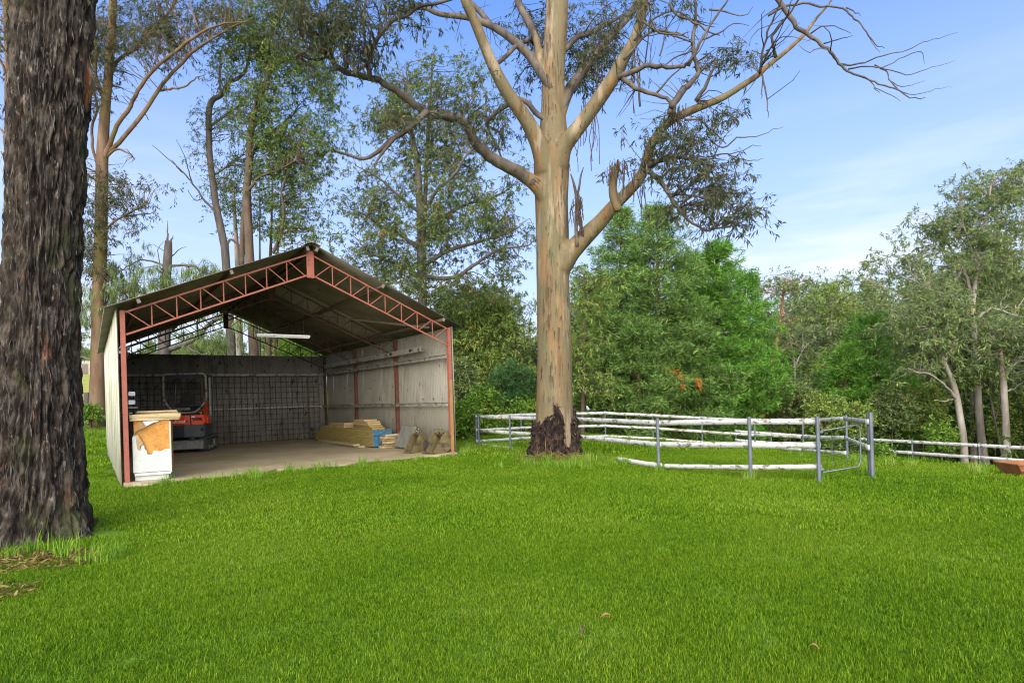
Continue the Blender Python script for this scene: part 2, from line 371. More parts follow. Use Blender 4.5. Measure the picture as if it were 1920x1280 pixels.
def link(name, me, parent=None, mat=None, loc=None, rot=None):
    o = bpy.data.objects.new(name, me)
    C.objects.link(o)
    if mat is not None and not me.materials:
        me.materials.append(mat)
    if parent is not None: o.parent = parent
    if loc is not None: o.location = tuple(float(a) for a in loc)
    if rot is not None: o.rotation_euler = rot
    return o

def np_mesh(name, V, Q=None, T=None, smooth=False, attrs=None):
    """Mesh from numpy arrays of quads and triangles."""
    me = bpy.data.meshes.new(name)
    V = np.ascontiguousarray(V, np.float32)
    nq = 0 if Q is None else len(Q)
    nt = 0 if T is None else len(T)
    idx = []
    if nq: idx.append(np.asarray(Q, np.int32).ravel())
    if nt: idx.append(np.asarray(T, np.int32).ravel())
    idx = np.concatenate(idx)
    me.vertices.add(len(V)); me.vertices.foreach_set('co', V.ravel())
    me.loops.add(len(idx)); me.loops.foreach_set('vertex_index', idx)
    me.polygons.add(nq + nt)
    st = np.concatenate([np.arange(nq) * 4, nq * 4 + np.arange(nt) * 3]).astype(np.int32)
    me.polygons.foreach_set('loop_start', st)
    if smooth:
        me.polygons.foreach_set('use_smooth', np.ones(nq + nt, bool))
    for k, a in (attrs or {}).items():
        at = me.attributes.new(k, 'FLOAT', 'POINT')
        at.data.foreach_set('value', np.ascontiguousarray(a, np.float32))
    me.update(calc_edges=True)
    return me

class MB:
    """Collects boxes, bars, tubes and extruded outlines into one mesh."""
    def __init__(s): s.v = []; s.f = []
    def _add(s, vs, fs):
        b = len(s.v); s.v += [tuple(map(float, p)) for p in vs]; s.f += [tuple(b + i for i in f) for f in fs]; return s
    def box(s, c, size, M3=None):
        hx, hy, hz = (a / 2 for a in size)
        vs = [Vector((x, y, z)) for x in (-hx, hx) for y in (-hy, hy) for z in (-hz, hz)]
        if M3 is not None: vs = [M3 @ p for p in vs]
        c = Vector(c)
        return s._add([p + c for p in vs], [(0, 1, 3, 2), (4, 6, 7, 5), (0, 4, 5, 1), (2, 3, 7, 6), (0, 2, 6, 4), (1, 5, 7, 3)])
    def bar(s, p0, p1, w, h, up=(0, 0, 1)):
        p0, p1 = Vector(p0), Vector(p1)
        d = p1 - p0; L = d.length; d.normalize()
        u = Vector(up); x = d.cross(u)
        if x.length < 1e-4: x = d.cross(Vector((1, 0, 0)))
        x.normalize(); z = x.cross(d)
        m = Matrix((x, d, z)).transposed()
        return s.box((p0 + p1) / 2, (w, L, h), m)
    def tube(s, pts, r, n=8, closed=False):
        pts = [Vector(p) for p in pts]; k = len(pts)
        rs = r if hasattr(r, '__len__') else [r] * k
        b = len(s.v); up = None
        for i, p in enumerate(pts):
            if closed: t = pts[(i + 1) % k] - pts[i - 1]
            else: t = pts[min(i + 1, k - 1)] - pts[max(i - 1, 0)]
            t.normalize()
            if up is None:
                a = t.orthogonal().normalized()
            else:
                a = (up - t * up.dot(t)).normalized()
            up = a; c = t.cross(a)
            s.v += [tuple(p + (a * math.cos(2 * math.pi * j / n) + c * math.sin(2 * math.pi * j / n)) * rs[i]) for j in range(n)]
        for i in range(k if closed else k - 1):
            i2 = (i + 1) % k
            for j in range(n):
                s.f.append((b + i * n + j, b + i * n + (j + 1) % n, b + i2 * n + (j + 1) % n, b + i2 * n + j))
        if not closed:
            s.f.append(tuple(b + j for j in reversed(range(n)))); s.f.append(tuple(b + (k - 1) * n + j for j in range(n)))
        return s
    def prism(s, outline, axis, a0, a1):
        """Outline in the plane across axis (0 x, 1 y, 2 z), from a0 to a1."""
        def p3(p, a):
            q = list(p); q.insert(axis, a); return q
        n = len(outline)
        vs = [p3(p, a0) for p in outline] + [p3(p, a1) for p in outline]
        fs = [tuple(range(n)), tuple(reversed(range(n, 2 * n)))] + [(i, n + i, n + (i + 1) % n, (i + 1) % n) for i in range(n)]
        return s._add(vs, fs)
    def mesh(s, name, mat=None, bevel=0.0, smooth=False):
        me = bpy.data.meshes.new(name)
        me.from_pydata(s.v, [], s.f)
        if bevel or True:
            import bmesh
            bm = bmesh.new(); bm.from_mesh(me)
            bmesh.ops.recalc_face_normals(bm, faces=bm.faces)
            if bevel:
                bmesh.ops.bevel(bm, geom=[e for e in bm.edges if len(e.link_faces) == 2 and e.calc_face_angle(0) > 0.5], offset=bevel, segments=2, affect='EDGES', clamp_overlap=True)
            bm.to_mesh(me); bm.free()
        if smooth:
            me.polygons.foreach_set('use_smooth', np.ones(len(me.polygons), bool))
        if mat is not None: me.materials.append(mat)
        me.update()
        return me
    def build(s, name, mat, parent=None, bevel=0.0, smooth=False, loc=None, rot=None):
        return link(name, s.mesh(name, mat, bevel, smooth), parent, None, loc, rot)

def fr(theta):
    return Matrix.Rotation(theta, 3, 'Z')

SHED_L = G(239, 908); SHED_R = G(849, 850)
_ab = SHED_R - SHED_L
SHED_ANG = math.atan2(_ab[1], _ab[0]); SHED_W = math.hypot(_ab[0], _ab[1]); SHED_D = 9.9
def shed_local(x, y):
    dx, dy = x - SHED_L[0], y - SHED_L[1]
    return dx * math.cos(SHED_ANG) + dy * math.sin(SHED_ANG), -dx * math.sin(SHED_ANG) + dy * math.cos(SHED_ANG)
def shed_world(x, y, z=0.0):
    return np.array((SHED_L[0] + x * math.cos(SHED_ANG) - y * math.sin(SHED_ANG), SHED_L[1] + x * math.sin(SHED_ANG) + y * math.cos(SHED_ANG), z))

W0 = SHED_W
# ------------------------------------------------------------------ the land
def make_ground():
    def axis(lo, hi, n, c, k):
        t = np.linspace(-1, 1, n)
        s = np.sinh(t * k) / math.sinh(k)
        return np.where(s < 0, c + s * (c - lo), c + s * (hi - c))
    xs = axis(-320, 320, 190, 2, 4.2); ys = axis(-60, 480, 190, 14, 4.2)
    X, Y = np.meshgrid(xs, ys)
    Z = Hn(X, Y)
    n1 = fbm(np.stack([X * 0.35, Y * 0.35, X * 0], -1), 3) - 0.5
    lx, ly = shed_local(X, Y)
    m = sstep(lx, -1.0, -0.5) * sstep(lx, W0 + 1.0, W0 + 0.5) * sstep(ly, -0.5, -0.1) * sstep(ly, 11.2, 10.6)
    Z = Z * (1 - m) - 0.06 * m
    Z = Z + (1 - m) * 0.05 * n1 * sstep(np.hypot(X, Y - 10), 2, 14)
    V = np.stack([X, Y, Z], -1).reshape(-1, 3)
    ny, nx = X.shape
    i = np.arange(ny * nx).reshape(ny, nx)
    Q = np.stack([i[:-1, :-1], i[:-1, 1:], i[1:, 1:], i[1:, :-1]], -1).reshape(-1, 4)
    t = -0.6 * X + 0.8 * Y
    pad = (sstep(t, 30, 36) * sstep(X, -8, -14)).ravel()
    o = link('ground', np_mesh('ground', V, Q, smooth=True, attrs={'paddock': pad}), None, M['ground'])
    tag(o, kind='structure')
make_ground()

# ------------------------------------------------------------------ scattering (geometry nodes)
def scatter(name, protos, pos, rot, scl, idx, label=None):
    me = bpy.data.meshes.new(name)
    n = len(pos)
    me.vertices.add(n); me.vertices.foreach_set('co', np.ascontiguousarray(pos, np.float32).ravel())
    for k, t, a, f in (('rot', 'FLOAT_VECTOR', rot, 'vector'), ('scl', 'FLOAT_VECTOR', scl, 'vector'), ('pick', 'INT', idx, 'value')):
        at = me.attributes.new(k, t, 'POINT')
        at.data.foreach_set(f, np.ascontiguousarray(a, np.int32 if t == 'INT' else np.float32).ravel())
    o = bpy.data.objects.new(name, me); C.objects.link(o)
    ng = bpy.data.node_groups.new(name, 'GeometryNodeTree')
    ng.interface.new_socket('Geometry', in_out='INPUT', socket_type='NodeSocketGeometry')
    ng.interface.new_socket('Geometry', in_out='OUTPUT', socket_type='NodeSocketGeometry')
    N, L = ng.nodes, ng.links
    gi, go = N.new('NodeGroupInput'), N.new('NodeGroupOutput')
    jn = N.new('GeometryNodeJoinGeometry')
    for p in protos:
        oi = N.new('GeometryNodeObjectInfo'); oi.transform_space = 'ORIGINAL'
        oi.inputs['Object'].default_value = p; oi.inputs['As Instance'].default_value = True
        L.new(oi.outputs['Geometry'], jn.inputs['Geometry'])
    ip = N.new('GeometryNodeInstanceOnPoints')
    ip.inputs['Pick Instance'].default_value = True
    def attr(nm, t):
        a = N.new('GeometryNodeInputNamedAttribute'); a.data_type = t; a.inputs['Name'].default_value = nm
        return a.outputs['Attribute']
    L.new(gi.outputs[0], ip.inputs['Points']); L.new(jn.outputs[0], ip.inputs['Instance'])
    L.new(attr('pick', 'INT'), ip.inputs['Instance Index'])
    e2r = N.new('FunctionNodeEulerToRotation'); L.new(attr('rot', 'FLOAT_VECTOR'), e2r.inputs[0])
    L.new(e2r.outputs[0], ip.inputs['Rotation'])
    L.new(attr('scl', 'FLOAT_VECTOR'), ip.inputs['Scale'])
    L.new(ip.outputs[0], go.inputs[0])
    md = o.modifiers.new('scatter', 'NODES'); md.node_group = ng
    tag(o, label, kind='stuff')
    return o

def proto(name, me):
    return bpy.data.objects.new(name, me)      # not linked: only used through geometry nodes

# ------------------------------------------------------------------ grass
def blades(seed, n, half, lmin, lmax, w, lean=0.45, tmin=0.0, tmax=1.0, round_=True):
    r = np.random.default_rng(seed)
    if round_:
        a = r.uniform(0, 2 * np.pi, n); q = np.sqrt(r.uniform(0, 1, n)) * half
        x, y = q * np.cos(a), q * np.sin(a)
    else:
        x, y = r.uniform(-half, half, n), r.uniform(-half, half, n)
    az = r.uniform(0, 2 * np.pi, n); tl = np.abs(r.normal(0, lean, n)) + 0.1
    L = r.uniform(lmin, lmax, n); W = w * r.uniform(0.7, 1.3, n)
    d = np.stack([np.cos(az), np.sin(az), 0 * az], -1)
    side = np.stack([-np.sin(az + r.normal(0, .6, n)), np.cos(az + r.normal(0, .6, n)), 0 * az], -1)
    b = np.stack([x, y, np.full(n, -0.01)], -1)
    m = b + d * (np.sin(tl * 0.5) * L * 0.55)[:, None]; m[:, 2] += np.cos(tl * 0.5) * L * 0.55
    t = m + d * (np.sin(np.minimum(tl * 1.6, 1.9)) * L * 0.5)[:, None]; t[:, 2] += np.cos(np.minimum(tl * 1.6, 1.9)) * L * 0.5
    V = np.stack([b - side * W[:, None] / 2, b + side * W[:, None] / 2, m - side * W[:, None] * .42, m + side * W[:, None] * .42, t], 1).reshape(-1, 3)
    k = np.arange(n) * 5
    Q = np.stack([k, k + 1, k + 3, k + 2], -1); T = np.stack([k + 2, k + 3, k + 4], -1)
    tint = np.repeat(np.clip(r.uniform(tmin, tmax, n) ** 0.9, 0, 1), 5)
    return np_mesh('blades', V, Q, T, attrs={'tint': tint})

def add_mat(me, m):
    me.materials.append(m); return me

TREE1 = np.array(P(60, 900, 6.45)); MAIN = np.array(P(1038, 860, 13.0))

def lawn_points(d0, d1, step, jit, seed, half=0.2):
    r = np.random.default_rng(seed)
    xs = np.arange(-45, 45, step); ys = np.arange(-1.0, 60, step)
    X, Y = np.meshgrid(xs, ys); X = X.ravel() + r.uniform(-jit, jit, X.size); Y = Y.ravel() + r.uniform(-jit, jit, Y.size)
    k = (Y >= d0) & (Y < d1) & (np.abs(X) < 1.15 * np.abs(Y) + 4.0)
    lx, ly = shed_local(X, Y)
    rag = 0.16 * (fbm(np.stack([lx * 1.7, ly * 0, lx * 0], -1), 3) - 0.5) * 2
    k &= ~((lx > -0.10 - half * .45) & (lx < SHED_W + 0.10 + half * .8) & (ly > -0.36 + rag - half * 0.45) & (ly < SHED_D + half))
    k &= np.hypot(X - TREE1[0], Y - TREE1[1]) > 0.55
    k &= np.hypot(X - MAIN[0], Y - MAIN[1]) > 0.40
    k &= (0.9 * X + 0.45 * Y) < 30
    t = -0.6 * X + 0.8 * Y
    k &= t < 31
    X, Y = X[k], Y[k]
    return X, Y, r

def lawn(name, protos, d0, d1, step, seed, hs=(0.8, 1.25), xy=1.0):
    X, Y, r = lawn_points(d0, d1, step, step * 0.45, seed, step * 1.1)
    n = len(X)
    pos = np.stack([X, Y, Hn(X, Y) + 0.004], -1)
    rot = np.stack([r.normal(0, .03, n), r.normal(0, .03, n), r.uniform(0, 6.28, n)], -1)
    hgt = r.uniform(*hs, n) * (0.8 + 0.5 * fbm(np.stack([X * .8, Y * .8, X * 0], -1), 3))
    scl = np.stack([np.full(n, xy), np.full(n, xy), hgt], -1)
    return scatter(name, protos, pos, rot, scl, r.integers(0, len(protos), n))

near = [proto('tuft', add_mat(blades(s, 1500, 0.22, 0.020, 0.044, 0.0032, 0.6), M['grass'])) for s in (1, 2, 3, 4)]
mid = [proto('tuft', add_mat(blades(s, 2200, 0.45, 0.026, 0.052, 0.0062, 0.55), M['grass'])) for s in (5, 6, 7)]
far = [proto('tuft', add_mat(blades(s, 1500, 0.95, 0.04, 0.085, 0.016), M['grass'])) for s in (8, 9, 10)]
lawn('lawn_grass', near, 0.4, 6.2, 0.21, 21)
lawn('lawn_grass', mid, 6.0, 14.0, 0.42, 22)
lawn('lawn_grass', far, 13.7, 46.0, 0.85, 23, (0.9, 1.8))

# taller unmown grass: at the shed sill, round the pen posts, under the trees
tall = [proto('tuft', add_mat(blades(s, 60, 0.10, 0.08, 0.24, 0.006, 0.35), M['weed'])) for s in (11, 12, 13)]
def weeds():
    r = np.random.default_rng(5); pts = []
    def blob(u, v, su, sv, n):
        for _ in range(n):
            p = G(u + r.normal(0, su), v + abs(r.normal(0, sv)) * r.choice((-1, 1)))
            lx, ly = shed_local(p[0], p[1])
            if -0.05 < lx < SHED_W + 0.05 and -0.30 < ly < SHED_D: continue
            pts.append((p, r.uniform(0.6, 1.25)))
    for u in np.linspace(245, 850, 60):
        v = 916 - (u - 245) / 605 * 58
        if r.uniform() < 0.5: blob(u, v, 6, 2, 1)
    blob(475, 897, 12, 3, 10)
    blob(1035, 868, 38, 8, 46); blob(900, 838, 26, 5, 40); blob(960, 842, 30, 6, 40); blob(1120, 870, 30, 5, 20)
    blob(180, 815, 24, 12, 70); blob(870, 845, 14, 6, 30)
    for u in range(880, 1600, 12): blob(u, 829 + r.uniform(-3, 3), 6, 2, 2)
    blob(60, 1042, 60, 8, 12); blob(1640, 862, 24, 8, 26); blob(1560, 850, 60, 5, 50)
    for (u, v) in ((1233, 882), (1405, 900), (1535, 902), (1632, 890), (1709, 874), (1835, 888)): blob(u, v, 4, 2, 5)
    n = len(pts)
    pos = np.array([p for p, _ in pts]); sc = np.array([s for _, s in pts])
    scatter('tall_grass', tall, pos, np.stack([np.zeros(n), np.zeros(n), r.uniform(0, 6.28, n)], -1), np.stack([sc, sc, sc], -1), r.integers(0, 3, n))
weeds()
# ------------------------------------------------------------------ the shed
W, D, EAVE, APEX = SHED_W, SHED_D, 3.25, 4.78
NB = 3                                        # bays
BAYS = [i * D / NB for i in range(NB + 1)]
shed = empty('open_shed', SHED_L, SHED_ANG)
tag(shed, 'open fronted farm shed with red oxide lattice trusses and grey corrugated iron walls', 'shed')

def corrugated(width, length, ncorr, amp, seg=4):
    """Corrugated sheet in x (across the ribs) and z (along them), facing -y."""
    n = ncorr * seg + 1
    x = np.linspace(0, width, n); y = amp * np.sin(np.arange(n) * 2 * np.pi / seg)
    y = y - amp
    V = np.concatenate([np.stack([x, y, 0 * x], -1), np.stack([x, y, 0 * x + length], -1),
                        np.stack([x, y + .003, 0 * x], -1), np.stack([x, y + .003, 0 * x + length], -1)])
    i = np.arange(n - 1)
    Q = np.concatenate([np.stack([i, i + 1, n + i + 1, n + i], -1), np.stack([2 * n + i, 3 * n + i, 3 * n + i + 1, 2 * n + i + 1], -1),
                        np.stack([i, 2 * n + i, 2 * n + i + 1, i + 1], -1), np.stack([n + i, n + i + 1, 3 * n + i + 1, 3 * n + i], -1)])
    me = np_mesh('sheet', V, Q)
    me.polygons.foreach_set('use_smooth', np.repeat([True, True, False, False], n - 1))
    return me

# floor slab, ragged along the grass
so = [(-0.06, D + 0.05), (-0.06, -0.12)]
rs = np.random.default_rng(3)
for k in range(25):
    x = -0.06 + (W + 0.12) * (k + 0.5) / 25
    so.append((x, -0.36 + 0.10 * rs.normal()))
so += [(W + 0.06, -0.14), (W + 0.06, D + 0.05)]
MB().prism(so, 2, -0.15, 0.035).build('floor_slab', M['slab'], shed)

# columns
def column(x, y, top, wx, wy):
    return MB().box((x, y, (top - 0.1) / 2), (wx, wy, top + 0.1))
for k, y in enumerate(BAYS):
    for x in (0.0, W):
        c = MB()
        if k == 0:
            c.box((x, y, (EAVE - .1) / 2), (0.08, 0.014, EAVE + .1)).box((x - 0.033, y + .05, (EAVE - .1) / 2), (0.014, 0.08, EAVE + .1)).box((x + 0.033, y + .05, (EAVE - .1) / 2), (0.014, 0.10, EAVE + .1))
        else:
            c.box((x + (0.02 if x else -0.02), y - (.04 if k == NB else 0), EAVE / 2), (0.09, 0.075, EAVE))
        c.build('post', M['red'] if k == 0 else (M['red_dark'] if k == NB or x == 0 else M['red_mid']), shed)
# lattice trusses: each chord and web bar is a piece of its own
def truss(y, mat):
    t = MB().box((W / 2, y - 0.012, APEX - 0.29), (0.16, 0.02, 0.60)).build('truss', mat, shed)
    dz = 0.45
    bw, th = 0.036, 0.034
    for s in (0, 1):
        mxf = (lambda x: x) if s == 0 else (lambda x: W - x)
        def pt(f, low):
            x0, x1 = 0.05, W / 2 - 0.08
            x = x0 + (x1 - x0) * f
            z = EAVE - 0.03 + (APEX - 0.06 - EAVE) * f - (dz - 0.03 * (1 - f) if low else 0)
            return (mxf(x), y + 0.02, z)
        MB().bar(pt(0, 0), pt(1, 0), bw, th).build('chord', mat, t)
        MB().bar(pt(0, 1), pt(1, 1), bw, th).build('chord', mat, t)
        n = 8
        for i in range(n):
            a, b = i / n, (i + 1) / n
            MB().bar(pt(a + .008, 0), pt(b - .008, 1), 0.019, 0.019).build('web_bar', mat, t)
            if i < n - 1:
                MB().bar((pt(b, 0)[0], y + .02, pt(b, 0)[2] - .022), (pt(b, 1)[0], y + .02, pt(b, 1)[2] + .022), 0.020, 0.020, (1, 0, 0)).build('web_bar', mat, t)
    return t
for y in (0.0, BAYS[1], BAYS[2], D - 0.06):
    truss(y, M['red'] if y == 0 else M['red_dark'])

# girts on the side walls and the back wall
for x in (0.075, W - 0.075):
    sgn = 1 if x < 1 else -1
    for z in (1.28, 2.52):
        for k in range(NB):
            y0, y1 = BAYS[k] + 0.07, BAYS[k + 1] - 0.10
            g = MB().box((x - sgn * .012, (y0 + y1) / 2, z), (0.012, y1 - y0, 0.095)).box((x + sgn * .018, (y0 + y1) / 2, z + 0.045), (0.045, y1 - y0, 0.010)).box((x + sgn * .018, (y0 + y1) / 2, z - 0.045), (0.045, y1 - y0, 0.010))
            g.build('girt', M['girt'], shed)
for z in (1.28, 2.52):
    g = MB().box((W / 2, D - 0.075, z), (W - 0.28, 0.05, 0.075))
    g.build('girt', M['girt'], shed)
# pale upright at mid back wall
MB().box((W * 0.415, D - 0.135, 1.32), (0.06, 0.04, 2.36)).build('stud', M['whitepaint'], shed)

# wall sheets
ns = 13
me = corrugated(D / ns, EAVE + 0.02, 8, 0.018)
me_in = me; me_in.materials.append(M['iron_in'])
me_lf = me.copy(); me_lf.materials.clear(); me_lf.materials.append(M['iron_left'])
for k in range(ns):
    # the pitch of a lap shows between sheets: each one sits a hair proud of the last
    link('wall_sheet', me_in, shed, None, (W + 0.085 + 0.004 * (k % 2), D / ns * k, 0.01), (0, 0, R(90)))
    link('wall_sheet', me_lf, shed, None, (-0.075 - 0.004 * (k % 2), D / ns * (k + 1), 0.01), (0, 0, R(-90)))
nb = 9
me_b = corrugated(W / nb, EAVE - 0.02, 8, 0.018); me_b.materials.append(M['iron_back'])
for k in range(nb):
    link('wall_sheet', me_b, shed, None, (W / nb * k, D + 0.055 + 0.004 * (k % 2), 0.01))

# roof: sheets run down the slope, lapped
ang = math.atan2(APEX - EAVE, W / 2)
over_e, over_f, over_b = 0.28, 0.22, 0.30
slope_len = (W / 2 + over_e) / math.cos(ang)
nr = 14
rw = (D + over_f + over_b) / nr
me_r = corrugated(rw + 0.01, slope_len, 8, 0.015); me_r.materials.append(M['roof'])
me_rp = me_r.copy(); me_rp.materials.clear(); me_rp.materials.append(M['roof_pale'])
ridge = Vector((W / 2, 0, APEX + 0.125))
for sgn in (-1, 1):
    down = Vector((sgn * math.cos(ang), 0, -math.sin(ang)))
    for k in range(nr):
        y0 = -over_f + rw * k
        # local x -> +/-y of the shed, local z -> down the slope, local y -> out of the roof
        xax = Vector((0, 1, 0)); zax = down; yax = zax.cross(xax)
        m4 = Matrix((xax, yax, zax)).transposed().to_4x4()
        if yax.z < 0:
            xax = Vector((0, -1, 0)); yax = zax.cross(xax); m4 = Matrix((xax, yax, zax)).transposed().to_4x4()
            y0 = y0 + rw
        m4.translation = ridge + Vector((0, y0, 0)) + yax * (0.004 * (k % 2) + 0.012)
        o = link('roof_sheet', me_rp if (sgn == 1 and k in (5, 6)) else me_r, shed)
        o.matrix_local = m4
    # purlins
    for f in (0.03, 0.47, 0.93):
        sx = (W / 2) * f + 0.02
        c = ridge + down * (sx / math.cos(ang)) - Vector((sgn * -math.sin(ang), 0, math.cos(ang))) * 0.0
        nrm = Vector((sgn * math.sin(ang), 0, math.cos(ang)))
        c = c - nrm * 0.062
        y0, y1 = -over_f + 0.03, D + over_b - 0.05
        p = MB().bar(c + Vector((0, y0, 0)), c + Vector((0, y1, 0)), 0.06, 0.088, tuple(nrm)).build('purlin', M['purlin'], shed)
        MB().bar(c + Vector((0, y0 - 0.006, 0)), c + Vector((0, y0 - 0.0005, 0)), 0.058, 0.086, tuple(nrm)).build('purlin_end', M['purlin_end'], p)
# ridge capping
rc = MB()
ca, sa = math.cos(ang), math.sin(ang)
for sgn in (-1, 1):
    n_ = Vector((sgn * sa, 0, ca)); d_ = Vector((sgn * ca, 0, -sa))
    p0 = ridge + n_ * 0.033; p1 = p0 + d_ * 0.17
    rc.bar(((p0 + p1) / 2) + Vector((0, -over_f - .04, 0)), ((p0 + p1) / 2) + Vector((0, D + over_b + .02, 0)), 0.17, 0.006, tuple(n_))
rc.tube([ridge + Vector((0, -over_f - .04, .035)), ridge + Vector((0, D + over_b + .02, .035))], 0.028, 8)
rc.build('ridge_cap', M['roof'], shed)
# long brace rod under the right hand slope
MB().bar((W - 0.35, 0.4, EAVE + 0.03), (W / 2 + .35, BAYS[2], APEX - 0.33), 0.03, 0.05).build('brace', M['purlin'], shed)

# rail and pipe lying along the inside of the right wall
ch = empty('metal_channel', shed_world(W - 0.20, 5.0, 2.80), SHED_ANG)
tag(ch, 'long dusty steel channel laid high along the inside of the corrugated wall', 'channel')
MB().box((0, 0.2, 0), (0.012, 8.0, 0.14)).box((0.05, 0.2, -0.065), (0.09, 8.0, 0.012)).build('web_plate', M['girt'], ch)
for y in (-3.2, -1.9):
    MB().tube([(-0.055, y, 0.0), (0.0, y, 0.0)], 0.035, 10).build('dark_pipe_end', M['black'], ch)
for y in (-3.5, 0.0, 3.6):
    MB().box((0.10, y, -0.08), (0.19, 0.04, 0.012)).build('bracket', M['purlin'], ch)

# steel mesh leaning on the back wall
def mesh_panel(x0, x1, lab):
    p = empty('steel_mesh_panel', shed_world(x0, D - 0.19, 0.04), SHED_ANG)
    tag(p, lab, 'mesh panel', 'rusty mesh sheets along the back wall')
    w, h = x1 - x0, 2.44
    vme = MB().tube([(0, 0, 0), (0.006, 0.05, h * .5), (0, 0.09, h)], 0.009, 5).mesh('upright_wire', M['wire'])
    hme = MB().tube([(0, 0, 0), (w, 0, 0)], 0.0085, 5).mesh('cross_wire', M['wire'])
    n = int(round(w / 0.2))
    for i in range(n + 1):
        link('upright_wire', vme, p, None, (w * i / n, random.uniform(-.006, .006), random.uniform(-.03, .0)))
    for j in range(13):
        z = 0.03 + j * 0.198
        link('cross_wire', hme, p, None, (0, 0.085 * z / h - 0.012, z), (0, random.uniform(-.003, .003), 0))
mesh_panel(0.25, 2.62, 'rusty steel mesh sheet behind the orange excavator at the back wall')
mesh_panel(2.72, W - 0.28, 'rusty steel mesh sheet on the bare back wall between excavator and timber')

# hanging twin tube light
lp = P(532, 631, 14.6)
lt = empty('tube_light', lp, SHED_ANG)
tag(lt, 'unlit white twin tube light hanging on wires under the shed roof', 'light fitting')
MB().box((0, 0, 0.03), (1.30, 0.10, 0.045)).build('housing', M['white'], lt, 0.006)
for y in (-0.03, 0.03):
    MB().tube([(-0.62, y, -0.014), (0.62, y, -0.014)], 0.013, 8).build('tube', M['white'], lt)
for x in (-0.62, 0.62):
    MB().box((x, 0, -0.008), (0.02, 0.09, 0.03)).build('lamp_holder', M['white'], lt)
for x in (-0.5, 0.5):
    MB().tube([(x, 0, 0.05), (x, 0, 1.0)], 0.004, 5).build('wire', M['wire'], lt)

# ------------------------------------------------------------------ things in the shed
# peeling cabinet by the front post
cbl = G(247, 905)
lx0, ly0 = shed_local(cbl[0], cbl[1])
cab = empty('cabinet', shed_world(0.10, 0.06, 0.035), SHED_ANG + R(-11))
tag(cab, 'white cabinet with torn veneer showing orange chipboard beside the front post', 'cabinet')
cw, cd, chh = 0.63, 0.55, 1.14
MB().box((cw / 2, 0.035 + cd / 2, 0.16 + (chh - 0.16) / 2), (cw - .04, cd - 0.03, chh - 0.16)).build('carcass', M['chipboard'], cab)
MB().box((cw / 2 - .02, 0.05 + cd / 2, 0.075), (cw - 0.08, cd, 0.15)).build('plinth', M['whitepaint'], cab, 0.004)
MB().box((cw / 2, 0.012, 0.125), (cw - 0.04, 0.02, 0.05)).build('kick_rail', M['whitepaint'], cab)
# white veneer sheet, its top torn away
def px(u, v):            # photo crop pixel (808x1280) to face coordinates
    return ((u - 90) / 490 * cw, 0.16 + (1150 - v) / (1150 - 490) * (chh - 0.16))
tear = [(90, 700), (122, 640), (140, 690), (135, 760), (150, 850), (185, 850), (205, 790), (235, 800), (238, 850), (265, 880), (275, 925), (320, 930), (345, 905), (345, 885), (395, 880), (420, 895), (455, 890), (490, 870), (560, 865), (575, 860)]
out = [px(90, 1150)] + [px(*p) for p in tear] + [px(575, 1150)]
out = [px(575, 1150), px(90, 1150)] + [px(*p) for p in tear]
MB().prism(out, 1, 0.006, 0.019).build('torn_veneer', M['whitepaint'], cab)
MB().prism([px(*p) for p in [(230, 500), (425, 497), (420, 512), (375, 515), (258, 568)]], 1, 0.010, 0.0195).build('veneer_scrap', M['whitepaint'], cab)
MB().box((cw - 0.012, 0.02, 0.62), (0.024, 0.03, 0.98)).build('edge_strip', M['whitepaint'], cab)
# curled flap
fl = MB()
fa = [px(*p) for p in [(228, 505), (262, 570), (150, 640), (105, 690), (130, 630)]]
fl._add([(p[0], -0.012 - 0.03 * (i in (0, 4)), p[1]) for i, p in enumerate(fa)] + [(p[0], 0.0 - 0.03 * (i in (0, 4)), p[1]) for i, p in enumerate(fa)],
        [(0, 1, 2, 3, 4), (9, 8, 7, 6, 5)] + [(i, i + 5, (i + 1) % 5 + 5, (i + 1) % 5) for i in range(5)])
fl.build('curled_flap', M['peel'], cab)
fb = [px(*p) for p in [(140, 660), (165, 670), (225, 780), (190, 810), (180, 860), (150, 850), (135, 740)]]
MB().prism(fb, 1, -0.012, 0.004).build('curled_flap', M['peel'], cab)
# boards on top of the cabinet
cab_top = 0.035 + chh
def plank(name, c, size, rz, mat, lab, cat='board', group=None, z0=None, tilt=0.0, ends=None):
    o = empty(name, c, rz)
    if tilt: o.rotation_euler = (0, tilt, rz)
    b = MB().box((0, 0, size[2] / 2), size)
    m = b.build('board', mat, o, 0.003)
    tag(o, lab, cat, group)
    if ends:
        MB().box((0, -size[1] / 2 - 0.002, size[2] / 2), (size[0] - .006, 0.004, size[2] - .006)).build('end_paint', ends, o)
    return o
cabp = lambda x, y, z: Vector(shed_world(0.10, 0.06, 0)) + Vector((x * math.cos(SHED_ANG - R(11)) - y * math.sin(SHED_ANG - R(11)), x * math.sin(SHED_ANG - R(11)) + y * math.cos(SHED_ANG - R(11)), z))
ca_ = SHED_ANG - R(11)
gB = 'boards lying on the peeling cabinet'
plank('plank', cabp(0.37, 0.10, cab_top), (0.82, 0.17, 0.035), ca_ + R(2), M['timber'], 'bottom board of the pile on the peeling white cabinet', 'board', gB)
plank('plank', cabp(0.38, 0.09, cab_top + 0.037), (0.84, 0.16, 0.028), ca_ + R(-1), M['timber_gray'], 'greyish second board from the bottom on the peeling white cabinet', 'board', gB)
plank('plank', cabp(0.38, 0.12, cab_top + 0.067), (0.84, 0.20, 0.05), ca_ + R(1), M['timber'], 'thick pale board overhanging the cabinet towards the excavator', 'board', gB)
plank('plank', cabp(0.38, 0.42, cab_top), (0.72, 0.17, 0.15), ca_ + R(-3), M['timber_gray'], 'dark baulk at the back of the pile on the peeling cabinet', 'board', gB)
